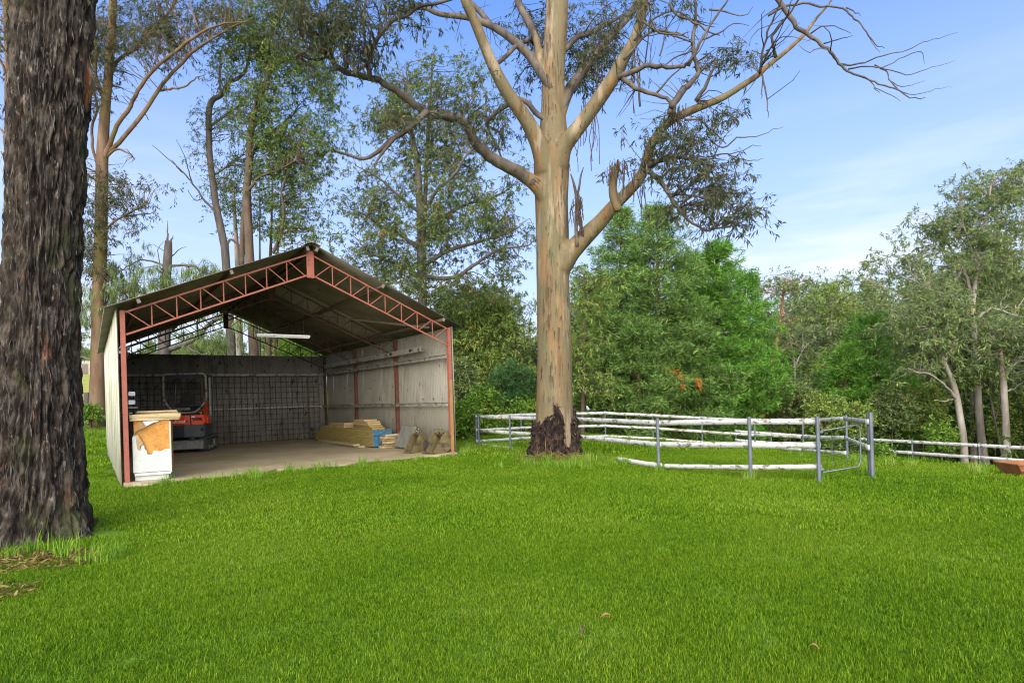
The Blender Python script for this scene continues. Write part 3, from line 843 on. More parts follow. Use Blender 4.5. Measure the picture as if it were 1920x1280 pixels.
plank('plank', cabp(0.38, 0.36, cab_top + 0.152), (0.68, 0.12, 0.028), ca_ + R(-2), M['timber'], 'topmost thin yellow board of the pile on the peeling cabinet', 'board', gB)
# small white boxes fixed inside the left post
sw1, sw2 = P(247, 738, 11.35), P(247, 754, 11.35)
for p, lab in ((sw1, 'upper of two small white switch boxes inside the red post'), (sw2, 'lower of two small white switch boxes inside the red post')):
    MBx = MB().box((0, 0, 0), (0.11, 0.07, 0.085))
    o = MBx.build('switch_box', M['white'], None, 0.008, loc=(p[0], p[1], p[2]), rot=(0, 0, SHED_ANG))
    tag(o, lab, 'switch box', 'switch boxes on the left wall')
sp = P(247, 764, 11.4)
o = MB().box((0, 0, 0), (0.2, 0.12, 0.02)).build('shelf_plate', M['girt'], None, loc=sp, rot=(0, 0, SHED_ANG)); tag(o, 'narrow grey bracket shelf below the two white switch boxes', 'shelf')

# long pack of yellow boards with blue ends
x_out = W - 0.80
y0t, y1t = 3.25, 8.75
layer_words = ['bottom', 'second', 'third', 'fourth', 'fifth', 'top']
col_words = ['outer', 'middle', 'wall side']
hl = 0.078
for k in range(6):
    for j in range(3):
        bw = 0.20
        yy0 = y0t + (0.0 if k < 5 else 0.06) + random.uniform(-0.03, .03); L_ = (y1t - y0t) - (0.6 if k > 3 else 0) - random.uniform(0, .15)
        c = shed_world(x_out + 0.10 + j * 0.212, yy0 + L_ / 2, 0.065 + k * (hl + 0.004))
        plank('timber_board', c, (bw, L_, hl), SHED_ANG + random.uniform(-.003, .003), M['timber_yel'],
              f'{col_words[j]} board in the {layer_words[k]} layer of the long yellow pack with blue ends', 'board', 'boards in the long yellow timber pack', ends=M['blue'])
for i, y in enumerate((3.9, 6.0, 8.2)):
    o = MB().box((0, 0, 0), (0.70, 0.09, 0.028)).build('bearer', M['timber_gray'], None, loc=shed_world(x_out + 0.31, y, 0.05), rot=(0, 0, SHED_ANG))
    tag(o, ['grey bearer under the blue end of the long yellow pack', 'grey bearer under the middle of the long yellow pack', 'grey bearer under the back end of the long yellow pack'][i], 'bearer', 'bearers under the long yellow timber pack')
ztop = 0.065 + 6 * (hl + .004)
for k in range(3):
    c = shed_world(x_out + 0.22 + 0.03 * (k % 2), 6.75 - 0.15 * k, ztop + k * 0.055)
    plank('short_board', c, (0.34, 1.75 - 0.25 * k, 0.05), SHED_ANG + R((1.5, -1, 2)[k]), M['timber'], f"{('bottom', 'middle', 'top')[k]} pale offcut in the low pile on the far half of the yellow pack", 'board', 'offcuts on the far half of the yellow pack')
for k in range(5):
    c = shed_world(x_out + 0.30 + 0.02 * (k % 2), 4.35 + 0.05 * k, ztop + k * 0.06)
    plank('short_board', c, (0.42, 1.55 - 0.16 * k, 0.052), SHED_ANG + R((1, -1.5, 1, 2, -1)[k]), M['timber_yel'] if k < 2 else M['timber'], f"{('bottom', 'second', 'middle', 'fourth', 'top')[k]} short board in the tall pile near the blue ends", 'board', 'short boards piled near the blue ends')
# pale boards on the floor in front
for k in range(2):
    plank('floor_board', shed_world(x_out - 0.22 - 0.06 * k, 5.2 + 0.15 * k, 0.036 + k * 0.0525), (0.20, 3.1, 0.05), SHED_ANG + R(1.2 - 2 * k), M['timber_gray'], ('lower', 'upper')[k] + ' of two grey boards lying on the concrete beside the yellow pack', 'board', 'grey boards on the shed floor')
# split offcuts heap near the red column
for k in range(6):
    c = shed_world(W - 0.40 + 0.05 * (k % 2), 2.98 - 0.08 * (k % 3), 0.036 + k * 0.068)
    plank('split_offcut', c, (0.62 - 0.04 * (k % 3), 0.24, 0.060), SHED_ANG + R((5, -8, 10, -4, 7, -9)[k]), M['timber_gray'] if k % 2 else M['timber'], f"{('bottom', 'second', 'third', 'fourth', 'fifth', 'top')[k]} offcut in the small heap between blue timber ends and stone slab", 'offcut', 'offcuts heaped beside the stone slab')

def leaning(name, y, w, h, t, mat, lab, cat, foot=0.34):
    """A slab on edge leaning on the right hand wall."""
    tilt = math.asin(min(.6, (foot - 0.11) / h))
    o = MB().box((-t / 2, 0, h / 2), (t, w, h)).mesh(name, mat, 0.012)
    ob = link(name, o, None, None, shed_world(W - foot, y, 0.05))
    ob.rotation_euler = (Matrix.Rotation(SHED_ANG, 3, 'Z') @ Matrix.Rotation(tilt, 3, 'Y')).to_euler()
    tag(ob, lab, cat); return ob
leaning('stone_slab', 2.18, 0.86, 0.66, 0.06, M['slate'], 'square grey stone slab leaning against the corrugated wall', 'slab', 0.40)
leaning('white_strip', 1.62, 0.05, 0.62, 0.02, M['whitepaint'], 'thin white strip leaning beside the grey stone slab', 'strip', 0.38)
leaning('black_panel', 1.38, 0.34, 0.36, 0.02, M['black'], 'small black panel leaning on the wall behind the digger buckets', 'panel', 0.30)

def digger_bucket(loc, rz, w, lab, s=1.0, tilt=0.0):
    o = empty('digger_bucket', loc, rz)
    o.scale = (s, s, s); o.rotation_euler = (0, tilt, rz)
    tag(o, lab, 'bucket', 'digger buckets on the shed floor')
    prof = []                                     # outline in (x, z): lip, floor, curved back, top
    prof = [(-0.38, 0.06), (-0.20, 0.0), (0.06, 0.0), (0.21, 0.06), (0.31, 0.19), (0.32, 0.34), (0.25, 0.47), (0.10, 0.54)]
    sh = MB()
    for a, b in zip(prof[:-1], prof[1:]):
        dx, dz = b[0] - a[0], b[1] - a[1]; l = math.hypot(dx, dz); nx, nz = -dz / l * .012, dx / l * .012
        sh.prism([a, b, (b[0] + nx, b[1] + nz), (a[0] + nx, a[1] + nz)], 1, -w / 2, w / 2)
    sh.build('shell', M['bucket'], o)
    for y in (-w / 2 - .012, w / 2):
        MB().prism(prof + [(-0.02, 0.47), (-0.12, 0.34), (-0.22, 0.22)], 1, y, y + 0.012).build('side_plate', M['bucket'], o)
    for y in (-0.075, 0.075):
        MB().prism([(0.04, 0.50), (0.17, 0.43), (0.23, 0.52), (0.14, 0.64), (0.06, 0.62)], 1, y - .01, y + .01).build('ear', M['bucket'], o)
    MB().tube([(0.13, -0.11, 0.565), (0.13, 0.11, 0.565)], 0.022, 10).build('pin', M['wornsteel'], o)
    n = 4
    for i in range(n):
        y = -w / 2 + .04 + (w - .08) * i / (n - 1)
        MB().prism([(-0.44, 0.035), (-0.33, 0.03), (-0.33, 0.055)], 1, y - .02, y + .02).build('tooth', M['bucket'], o)
digger_bucket(shed_world(W - 0.62, 0.82, 0.03), SHED_ANG + R(20), 0.30, 'narrow purplish steel digger bucket lying nearer the black panel', 0.95, R(-5))
digger_bucket(shed_world(W - 0.33, 0.17, 0.03), SHED_ANG + R(14), 0.42, 'mossy yellow brown digger bucket lying against the front post', 0.98, R(-2))
# the corner post has lost its red paint on the lower part
tag(MB().box((W, -0.012, 0.93), (0.088, 0.006, 1.94)).box((W + 0.043, 0.035, 0.93), (0.006, 0.10, 1.94)).build('bare_post_face', M['stub'], shed), 'tan unpainted lower face of the post')

# ------------------------------------------------------------------ small excavator
ex_p = G(349, 851)
ex = empty('mini_excavator', (ex_p[0] - 0.30, ex_p[1] + 0.85, 0.036), R(16))
ex.scale = (0.97, 0.97, 0.97)
tag(ex, 'small orange and black tracked excavator parked facing the back wall', 'excavator')
EX = []
# tracks
def stadium(L_, h, n=8):
    r = h / 2; pts = []
    for i in range(n + 1):
        a = -math.pi / 2 + math.pi * i / n; pts.append((L_ / 2 - r + r * math.cos(a), r + r * math.sin(a)))
    for i in range(n + 1):
        a = math.pi / 2 + math.pi * i / n; pts.append((-L_ / 2 + r + r * math.cos(a), r + r * math.sin(a)))
    return pts
for sx in (-1, 1):
    xo = sx * 0.50
    t = MB()
    op, ip = stadium(1.62, 0.42), [(a * 0.95, 0.02 + b * 0.905) for a, b in stadium(1.62, 0.42)]
    n = len(op)
    for i in range(n):
        t.prism([op[i], op[(i + 1) % n], ip[(i + 1) % n], ip[i]], 0, xo - 0.125, xo + 0.125)
    tr = t.build('track', M['rubber'], ex)
    per = []
    for i in range(n):
        a, b = op[i], op[(i + 1) % n]
        l = math.hypot(b[0] - a[0], b[1] - a[1])
        for q in range(max(1, int(round(l / 0.085)))):
            f = (q + .5) / max(1, int(round(l / 0.085))); per.append(((a[0] + (b[0] - a[0]) * f, a[1] + (b[1] - a[1]) * f), math.atan2(b[1] - a[1], b[0] - a[0])))
    lug = MB()
    for k, ((y, z), a) in enumerate(per):
        m3 = Matrix.Rotation(a, 3, 'X')
        off = 0.032 if k % 2 else -0.032
        lug.box((xo + off, y + .010 * math.sin(a), z - .010 * math.cos(a)), (0.18, 0.045, 0.034), m3)
    tag(lug.build('track_lug', M['rubber'], tr), kind='stuff')
    MB().box((xo, 0, 0.21), (0.12, 1.05, 0.16)).build('track_frame', M['charcoal'], tr, 0.01)
    for y, r_ in ((-0.60, 0.165), (0.60, 0.165), (-.22, .08), (.22, .08)):
        MB().tube([(xo - 0.10, y, 0.21 if r_ > .1 else .11), (xo + 0.10, y, 0.21 if r_ > .1 else .11)], r_, 14).build('wheel', M['wornsteel'], tr)
MB().box((0, 0, 0.30), (0.76, 0.9, 0.16)).build('undercarriage', M['charcoal'], ex, 0.02)
MB().tube([(0, 0, 0.36), (0, 0, 0.46)], 0.34, 20).build('swing_ring', M['charcoal'], ex)
# dozer blade on this side, raised
bl = MB().prism([(-1.02, 0.12), (-0.985, 0.10), (-0.95, 0.22), (-0.97, 0.37), (-1.00, 0.38), (-0.985, 0.22)], 0, -0.56, 0.56).build('dozer_blade', M['wornsteel'], ex)
for x in (-0.28, 0.28):
    MB().bar((x, -0.97, 0.24), (x, -0.38, 0.27), 0.06, 0.07).build('blade_arm', M['charcoal'], bl)
# upper body, slightly rounded tail
def tail(w0, w1, y0, y1, r_):
    return [(-w0, y1), (-w0, y0 + r_ * 1.3), (-w0 + r_ * .35, y0 + r_ * .45), (-w0 + r_, y0 + .02), (0, y0 - 0.035), (w1 - r_, y0 + .02), (w1 - r_ * .35, y0 + r_ * .45), (w1, y0 + r_ * 1.3), (w1, y1)]
MB().prism(tail(0.56, 0.58, -0.78, 0.30, 0.16), 2, 0.47, 0.86).build('counterweight', M['charcoal'], ex, 0.03, False)
hood = MB().prism(tail(0.555, 0.575, -0.74, 0.05, 0.16), 2, 0.865, 1.16).build('rear_hood', M['orange'], ex, 0.035)
MB().prism([(0.16, -0.775), (0.19, -0.775), (0.19, -0.60), (0.16, -0.60)], 2, 0.87, 1.150).build('hood_seam', M['black'], hood)
for k in range(5):                               # louvres
    x = 0.27 + k * 0.055
    MB().bar((x, -0.748 + 0.004 * k, 0.98), (x - 0.045, -0.752 + 0.004 * k, 1.08), 0.022, 0.05, (0, 1, 0)).build('louvre', M['black'], hood)
MB().box((0.24, -0.772, 1.10), (0.11, 0.006, 0.045)).build('white_label', M['white'], hood)
MB().box((0.07, -0.785, 0.965), (0.055, 0.006, 0.075)).build('plate', M['wornsteel'], hood)
MB().box((0.005, -0.787, 0.975), (0.035, 0.006, 0.075)).build('white_label', M['white'], hood)
def text(s, size, loc, parent, mat, name='lettering'):
    cu = bpy.data.curves.new(name, 'FONT'); cu.body = s; cu.size = size; cu.extrude = 0.004; cu.align_x = 'LEFT'
    cu.offset = size * 0.012
    tmp = bpy.data.objects.new('tmp', cu); C.objects.link(tmp)
    bpy.context.view_layer.update()
    me = bpy.data.meshes.new_from_object(tmp.evaluated_get(bpy.context.evaluated_depsgraph_get()))
    bpy.data.objects.remove(tmp)
    me.materials.clear()
    return link(name, me, parent, mat, loc, (R(90), 0, 0))
text('Kubota', 0.135, (-0.42, -0.785, 0.925), hood, M['white'])
em = MB().tube([(-0.235, -0.775, 1.09), (-0.235, -0.787, 1.09)], 0.036, 16).build('emblem', M['wornsteel'], hood)
MB().bar((-0.265, -0.789, 1.075), (-0.205, -0.789, 1.105), 0.012, 0.006, (0, 1, 0)).build('emblem_stroke', M['white'], em)
MB().bar((-0.245, -0.790, 1.062), (-0.225, -0.790, 1.118), 0.012, 0.006, (0, 1, 0)).build('emblem_stroke', M['white'], em)
MB().box((0.44, -0.60, 0.70), (0.16, 0.30, 0.10)).build('side_vent', M['black'], ex, 0.01)
MB().box((0, 0.45, 0.50), (1.10, 0.5, 0.08)).build('foot_plate', M['charcoal'], ex, 0.01)
for x in (0.585,):
    MB().box((x, -0.25, 1.0), (0.02, 0.45, 0.26)).build('side_cover', M['orange'], ex, 0.008)
MB().box((0.0, -0.40, 1.19), (0.86, 0.50, 0.06)).build('engine_deck', M['black'], ex, 0.02)
MB().tube([(0.40, -0.52, 1.16), (0.40, -0.52, 1.24)], 0.035, 10).build('fuel_cap', M['yellow'], ex)
# seat
seat = MB().box((-0.02, -0.05, 1.34), (0.46, 0.46, 0.14)).build('seat', M['black'], ex, 0.04)
bk = MB()
bk.prism([(-0.24, 1.38), (-0.22, 1.62), (-0.17, 1.86), (-0.10, 1.90), (0.08, 1.90), (0.14, 1.86), (0.19, 1.62), (0.20, 1.38)], 1, -0.30, -0.18)
bk.build('seat_back', M['black'], seat, 0.03)
for x in (-0.33, 0.29):
    MB().box((x, 0.02, 1.44), (0.12, 0.42, 0.16)).build('arm_console', M['black'], ex, 0.02)
    MB().tube([(x, 0.18, 1.5), (x, 0.2, 1.72)], 0.016, 8).build('control_lever', M['black'], ex)
# reddish frame beside the seat
rf = MB()
for x in (0.26, 0.42):
    rf.box((x, 0.35, 1.62), (0.025, 0.03, 0.44))
rf.box((0.34, 0.35, 1.83), (0.185, 0.03, 0.025)).box((0.34, 0.35, 1.42), (0.185, 0.03, 0.025))
rf.build('lever_guard', M['red'], ex)
# roll frame: rounded hoop at the rear, posts in front, roof
def hoop(y, x0, x1):
    b = 1.38
    return [(x0 + 0.10, y, 2.47), (x0 + 0.03, y, 2.44), (x0, y, 2.36), (x0 - 0.01, y, 1.72), (x0 + 0.02, y, 1.60), (x0 + 0.16, y, 1.40), (x0 + 0.30, y, 1.27), (x0 + 0.45, y, 1.235), (x1 - 0.45, y, 1.235), (x1 - 0.30, y, 1.27), (x1 - 0.16, y, 1.40), (x1 - 0.02, y, 1.60), (x1 + 0.01, y, 1.72), (x1, y, 2.36), (x1 - 0.03, y, 2.44), (x1 - 0.10, y, 2.47)]
MB().tube(hoop(-0.52, -0.62, 0.58), 0.032, 10, True).build('roll_hoop', M['girt'], ex, 0, True)
MB().box((-0.02, -0.53, 1.47), (0.98, 0.03, 0.035)).build('hoop_bar', M['charcoal'], ex)
MB().box((-0.10, -0.56, 1.36), (0.46, 0.02, 0.085)).build('grey_plate', M['wornsteel'], ex, 0.006)
MB().prism([(-0.60, -0.50), (-0.60, 0.62), (-0.50, 0.70), (0.48, 0.70), (0.57, 0.62), (0.57, -0.50)], 2, 2.40, 2.47).build('canopy_roof', M['charcoal'], ex, 0.02)
MB().box((-0.02, -0.535, 2.37), (1.0, 0.03, 0.13)).build('canopy_panel', M['charcoal'], ex, 0.01)
MB().box((-0.20, -0.56, 2.28), (0.16, 0.05, 0.06)).build('work_lamp', M['black'], ex, 0.01)
for x in (-0.58, 0.55):
    MB().tube([(x, 0.60, 0.54), (x, 0.62, 2.40)], 0.03, 8).build('roof_post', M['charcoal'], ex)
# boom, arm and bucket folded down towards the back wall
bm_ = MB()
bm_.prism([(0.70, 0.45), (0.70, 0.65), (1.15, 1.55), (1.40, 1.70), (1.75, 1.55), (1.75, 1.43), (1.42, 1.52), (1.28, 1.42), (0.90, 0.50)], 0, 0.04, 0.20)
bo = bm_.build('boom', M['orange'], ex, 0.01)
MB().bar((0.12, 1.68, 1.55), (0.12, 1.50, 0.62), 0.11, 0.13).build('dipper_arm', M['orange'], bo)
MB().tube([(0.12, 0.82, 0.95), (0.12, 1.35, 1.78)], 0.04, 10).build('ram', M['wornsteel'], bo)
MB().prism([(1.30, 0.10), (1.55, 0.05), (1.68, 0.20), (1.66, 0.45), (1.50, 0.62), (1.42, 0.55)], 0, -0.08, 0.32).build('bucket', M['charcoal'], bo, 0.01)
# ------------------------------------------------------------------ trees
def catmull(pts, rad, sub):
    pts = np.asarray(pts, float); rad = np.asarray(rad, float)
    if len(pts) < 2: return pts, rad
    p = np.vstack([2 * pts[0] - pts[1], pts, 2 * pts[-1] - pts[-2]])
    out, ro = [], []
    for i in range(len(pts) - 1):
        a, b, c, d = p[i], p[i + 1], p[i + 2], p[i + 3]
        for k in range(sub):
            t = k / sub
            out.append(0.5 * (2 * b + (c - a) * t + (2 * a - 5 * b + 4 * c - d) * t * t + (3 * b - a - 3 * c + d) * t ** 3))
            ro.append(rad[i] + (rad[i + 1] - rad[i]) * t)
    out.append(pts[-1]); ro.append(rad[-1])
    return np.array(out), np.array(ro)

def tube_arrays(pts, rad, n, bumpy=0.0, rng=None):
    """Ring vertices and quads of a tapered tube."""
    k = len(pts)
    T = np.gradient(pts, axis=0); T /= np.linalg.norm(T, axis=1)[:, None] + 1e-9
    a = np.cross(T[0], (0.3, 0.9, 0.1)); a /= np.linalg.norm(a)
    A = np.empty((k, 3))
    for i in range(k):
        a = a - T[i] * a.dot(T[i]); a /= np.linalg.norm(a) + 1e-9; A[i] = a
    B = np.cross(T, A)
    th = np.arange(n) * 2 * np.pi / n
    rr = np.repeat(rad[:, None], n, 1)
    if bumpy:
        q = np.stack([np.cos(th)[None, :] * 1.7 + pts[:, 0:1] * 2, np.sin(th)[None, :] * 1.7 + pts[:, 1:2] * 2, np.repeat(pts[:, 2:3] * 1.6, n, 1)], -1)
        rr = rr * (1 + bumpy * (fbm(q, 3) - 0.5) * 2)
    V = pts[:, None, :] + A[:, None, :] * (np.cos(th)[None, :] * rr)[..., None] + B[:, None, :] * (np.sin(th)[None, :] * rr)[..., None]
    i = np.arange(k - 1)[:, None] * n; j = np.arange(n)[None, :]; j2 = (j + 1) % n
    Q = np.stack([i + j, i + j2, i + n + j2, i + n + j], -1).reshape(-1, 4)
    return V.reshape(-1, 3), Q

def seg_arrays(P0, P1, R0, R1):
    """Three sided prisms for thin twigs."""
    d = P1 - P0; L = np.linalg.norm(d, axis=1)[:, None] + 1e-9; d = d / L
    ref = np.where(np.abs(d[:, 2:3]) > 0.9, np.array([[1., 0, 0]]), np.array([[0, 0, 1.]]))
    a = np.cross(d, ref); a /= np.linalg.norm(a, axis=1)[:, None] + 1e-9
    b = np.cross(d, a)
    vs = []
    for Pp, Rr in ((P0, R0), (P1, R1)):
        for k in range(3):
            c, s = math.cos(2.0944 * k), math.sin(2.0944 * k)
            vs.append(Pp + (a * c + b * s) * Rr[:, None])
    V = np.stack(vs, 1).reshape(-1, 3)
    i = np.arange(len(P0)) * 6
    Q = np.concatenate([np.stack([i + k, i + (k + 1) % 3, i + 3 + (k + 1) % 3, i + 3 + k], -1) for k in range(3)])
    return V, Q

def rnd_dir(r, n):
    v = r.normal(size=(n, 3)); return v / (np.linalg.norm(v, axis=1)[:, None] + 1e-9)

def leaf_arrays(r, base, d, L, Wd, tint):
    """Folded diamond leaves."""
    n = len(base)
    side = np.cross(d, rnd_dir(r, n)); side /= np.linalg.norm(side, axis=1)[:, None] + 1e-9
    nrm = np.cross(side, d)
    m = base + d * (L * 0.45)[:, None] + nrm * (L * 0.06)[:, None]
    V = np.stack([base, m - side * Wd[:, None] / 2, base + d * L[:, None], m + side * Wd[:, None] / 2], 1).reshape(-1, 3)
    i = np.arange(n) * 4
    return V, np.stack([i, i + 1, i + 2, i + 3], -1), np.repeat(tint, 4)

class Tree:
    def __init__(s, seed):
        s.r = np.random.default_rng(seed); s.V = []; s.Q = []; s.nv = 0; s.nodes = []; s.nrad = []
        s.segs = []; s.leaves = []; s.nseg = 0
    def _put(s, V, Q):
        s.V.append(V); s.Q.append(Q + s.nv); s.nv += len(V)
    def limb(s, pts, rad, n=8, sub=4, bumpy=0.10, node=True, wig=0.0):
        p, q = catmull(pts, rad, sub)
        if wig:
            w = s.r.normal(size=p.shape) * wig * np.minimum(1, np.arange(len(p)) / 3)[:, None]; p = p + w
        s._put(*tube_arrays(np.vstack([p[:1] - (p[1] - p[0]) * .02, p, p[-1:] + (p[-1] - p[-2]) * .02]), np.concatenate([[5e-4], q, [5e-4]]), n, bumpy))
        if node: s.nodes += list(p); s.nrad += list(q)
        return p, q
    def trace(s, d0, d1, path, n=8, sub=4, bumpy=0.10, node=True, wig=0.0):
        """A limb whose course is given by (u, v, half width) along depths d0..d1."""
        k = len(path)
        ds = np.linspace(d0, d1, k)
        pts = [P(u, v, d) for (u, v, _), d in zip(path, ds)]
        rad = [h * d / F * math.cos(math.atan((u - CX) / F)) for (u, _, h), d in zip(path, ds)]
        return s.limb(pts, rad, n, sub, bumpy, node, wig)
    def seg(s, p0, p1, r0, r1):
        s.segs.append((p0, p1, r0, r1))
    def spray(s, p0, p1, r0, n, spread, depth=0):
        """Bare dead twigs splitting off along a branch."""
        pass
    def fill(s, cen, k_r=0.55, up=0.10, rmax=0.06, taper=0.012, wig=0.07):
        """Grow a curved branch from the nearest wood to each clump centre."""
        cen = np.asarray(cen, float)
        N = np.zeros((len(s.nodes) + 5 * len(cen) + 5, 3)); Rr = np.zeros(len(N)); n = len(s.nodes)
        N[:n] = s.nodes; Rr[:n] = s.nrad
        dist = np.array([np.min(np.linalg.norm(N[:n] - c, axis=1)) for c in cen])
        for c in cen[np.argsort(dist)]:
            dv = c - N[:n]
            cost = np.linalg.norm(dv, axis=1) + 0.5 * np.maximum(0, -dv[:, 2]) + 0.02 / (Rr[:n] + 0.004)
            i = int(np.argmin(cost)); p0 = N[i]; L = np.linalg.norm(c - p0)
            r0 = min(Rr[i] * 0.75, 0.007 + taper * L, rmax)
            b = s.r.normal(size=3) * wig * L; b[2] += up * L
            ts = (0.25, 0.5, 0.75, 1.0) if L > 0.8 else (0.5, 1.0)
            prev, rp = p0, r0
            for t in ts:
                q = p0 + (c - p0) * t + b * (4 * t * (1 - t)) + s.r.normal(size=3) * 0.02 * L
                rq = max(0.0035, r0 * (1 - 0.75 * t))
                s.segs.append((prev, q, rp, rq)); N[n] = q; Rr[n] = rq; n += 1; prev, rp = q, rq
        s.nodes = list(N[:n]); s.nrad = list(Rr[:n])
    def clumps(s, cen, twigs=4, tl=0.45, nl=10, L=0.13, Wd=0.024, droop=0.7, tlo=0.0, thi=1.0, twr=0.0035, spread=1.0, tint_up=0.25):
        r = s.r; cen = np.asarray(cen, float); n = len(cen)
        base = np.repeat(cen, twigs, 0); m = len(base)
        d = rnd_dir(r, m) * spread + np.array([0, 0, 0.15]); d /= np.linalg.norm(d, axis=1)[:, None]
        ln = tl * r.uniform(0.5, 1.25, m)
        tip = base + d * ln[:, None] + np.array([0, 0, -0.18])[None, :] * ln[:, None]
        s.segs.append(('bulk', base, tip, np.full(m, twr), np.full(m, twr * 0.4)))
        nn = m * nl
        t = r.uniform(0.38, 1.06, nn)
        lb = np.repeat(base, nl, 0) + np.repeat(tip - base, nl, 0) * t[:, None] + r.normal(0, 0.05 * tl, (nn, 3))
        ld = rnd_dir(r, nn) * 0.75 + np.repeat(d, nl, 0) * 0.5 + np.array([0, 0, -droop]); ld /= np.linalg.norm(ld, axis=1)[:, None]
        ct = np.repeat(r.uniform(-0.22, 0.22, n), twigs * nl)
        tint = np.clip(r.uniform(tlo, thi, nn) * 0.75 + 0.12 + ct, 0, 1)
        s.leaves.append(leaf_arrays(r, lb, ld, L * r.uniform(0.6, 1.3, nn), Wd * r.uniform(0.7, 1.3, nn), tint))
    def needles(s, base, d, per, L, Wd, fan=0.6, tlo=0, thi=1):
        """Tufts of needles pointing outwards along each twig."""
        r = s.r; nn = len(base) * per
        ld = np.repeat(d, per, 0) + rnd_dir(r, nn) * fan; ld /= np.linalg.norm(ld, axis=1)[:, None]
        lb = np.repeat(base, per, 0) + r.normal(0, 0.07, (nn, 3))
        ct = np.repeat(r.uniform(-0.25, 0.25, len(base)), per)
        tint = np.clip(r.uniform(tlo, thi, nn) * .7 + .15 + ct, 0, 0.92)
        tint = np.where(r.uniform(size=nn) < 0.004, 1.0, tint)
        s.leaves.append(leaf_arrays(r, lb, ld, L * r.uniform(0.6, 1.2, nn), np.full(nn, Wd), tint))
    def wood_mesh(s, name, mat):
        V, Q, nv = list(s.V), list(s.Q), s.nv
        P0, P1, R0, R1 = [], [], [], []
        for g in s.segs:
            if isinstance(g[0], str):
                P0.append(g[1]); P1.append(g[2]); R0.append(g[3]); R1.append(g[4])
        one = [g for g in s.segs if not isinstance(g[0], str)]
        if one:
            P0.append(np.array([g[0] for g in one])); P1.append(np.array([g[1] for g in one])); R0.append(np.array([g[2] for g in one])); R1.append(np.array([g[3] for g in one]))
        if P0:
            v, q = seg_arrays(np.concatenate(P0), np.concatenate(P1), np.concatenate(R0), np.concatenate(R1))
            V.append(v); Q.append(q + nv)
        me = np_mesh(name, np.concatenate(V), np.concatenate(Q), smooth=True)
        if getattr(s, 'remesh', 0):          # grow the limbs into the trunk without seams
            tmp = bpy.data.objects.new('tmp', me); C.objects.link(tmp)
            md = tmp.modifiers.new('r', 'REMESH'); md.mode = 'VOXEL'; md.voxel_size = s.remesh; md.use_smooth_shade = True
            sm = tmp.modifiers.new('s', 'SMOOTH'); sm.factor = 0.5; sm.iterations = 9
            bpy.context.view_layer.update()
            me = bpy.data.meshes.new_from_object(tmp.evaluated_get(bpy.context.evaluated_depsgraph_get()))
            bpy.data.objects.remove(tmp); me.materials.clear()
        me.materials.append(mat); return me
    def leaf_mesh(s, name, mat):
        V, Q, T, nv = [], [], [], 0
        for v, q, t in s.leaves:
            V.append(v); Q.append(q + nv); T.append(t); nv += len(v)
        me = np_mesh(name, np.concatenate(V), np.concatenate(Q), attrs={'tint': np.concatenate(T)})
        me.materials.append(mat); return me
    def finish(s, name, label, cat, bark, leaf, loc, group=None, crown='crown', wood='trunk'):
        e = empty(name, loc); tag(e, label, cat, group)
        off = np.array(loc, np.float64)
        for nm, me in ([(wood, s.wood_mesh(wood, bark))] if (s.V or s.segs) else []) + ([(crown, s.leaf_mesh(crown, leaf))] if s.leaves else []):
            o = link(nm, me, e); me.transform(Matrix.Translation(tuple(-off)))
        return e

def region(r, lst, n, sub=4, sig=0.42):
    """Clump centres in ellipsoids given as (u, v, ru, rv, depth, half depth, weight); they gather in bunches."""
    w = np.array([g[2] * g[3] * (g[6] if len(g) > 6 else 1.0) for g in lst], float); w /= w.sum()
    out = []
    for g, k in zip(lst, np.ceil(w * n / sub).astype(int)):
        for _ in range(k):
            v = r.normal(size=3); v /= np.linalg.norm(v); v *= r.uniform(0.1, 1) ** 0.5
            c = P(g[0] + v[0] * g[2], g[1] + v[1] * g[3], g[4] + v[2] * g[5])
            for _ in range(sub):
                out.append(c + r.normal(size=3) * np.array((sig, sig, sig * .55)))
    return out

def grounded(u, v, d, sink=0.3):
    p = P(u, v, d); return np.array((p[0], p[1], H(p[0], p[1]) - sink))

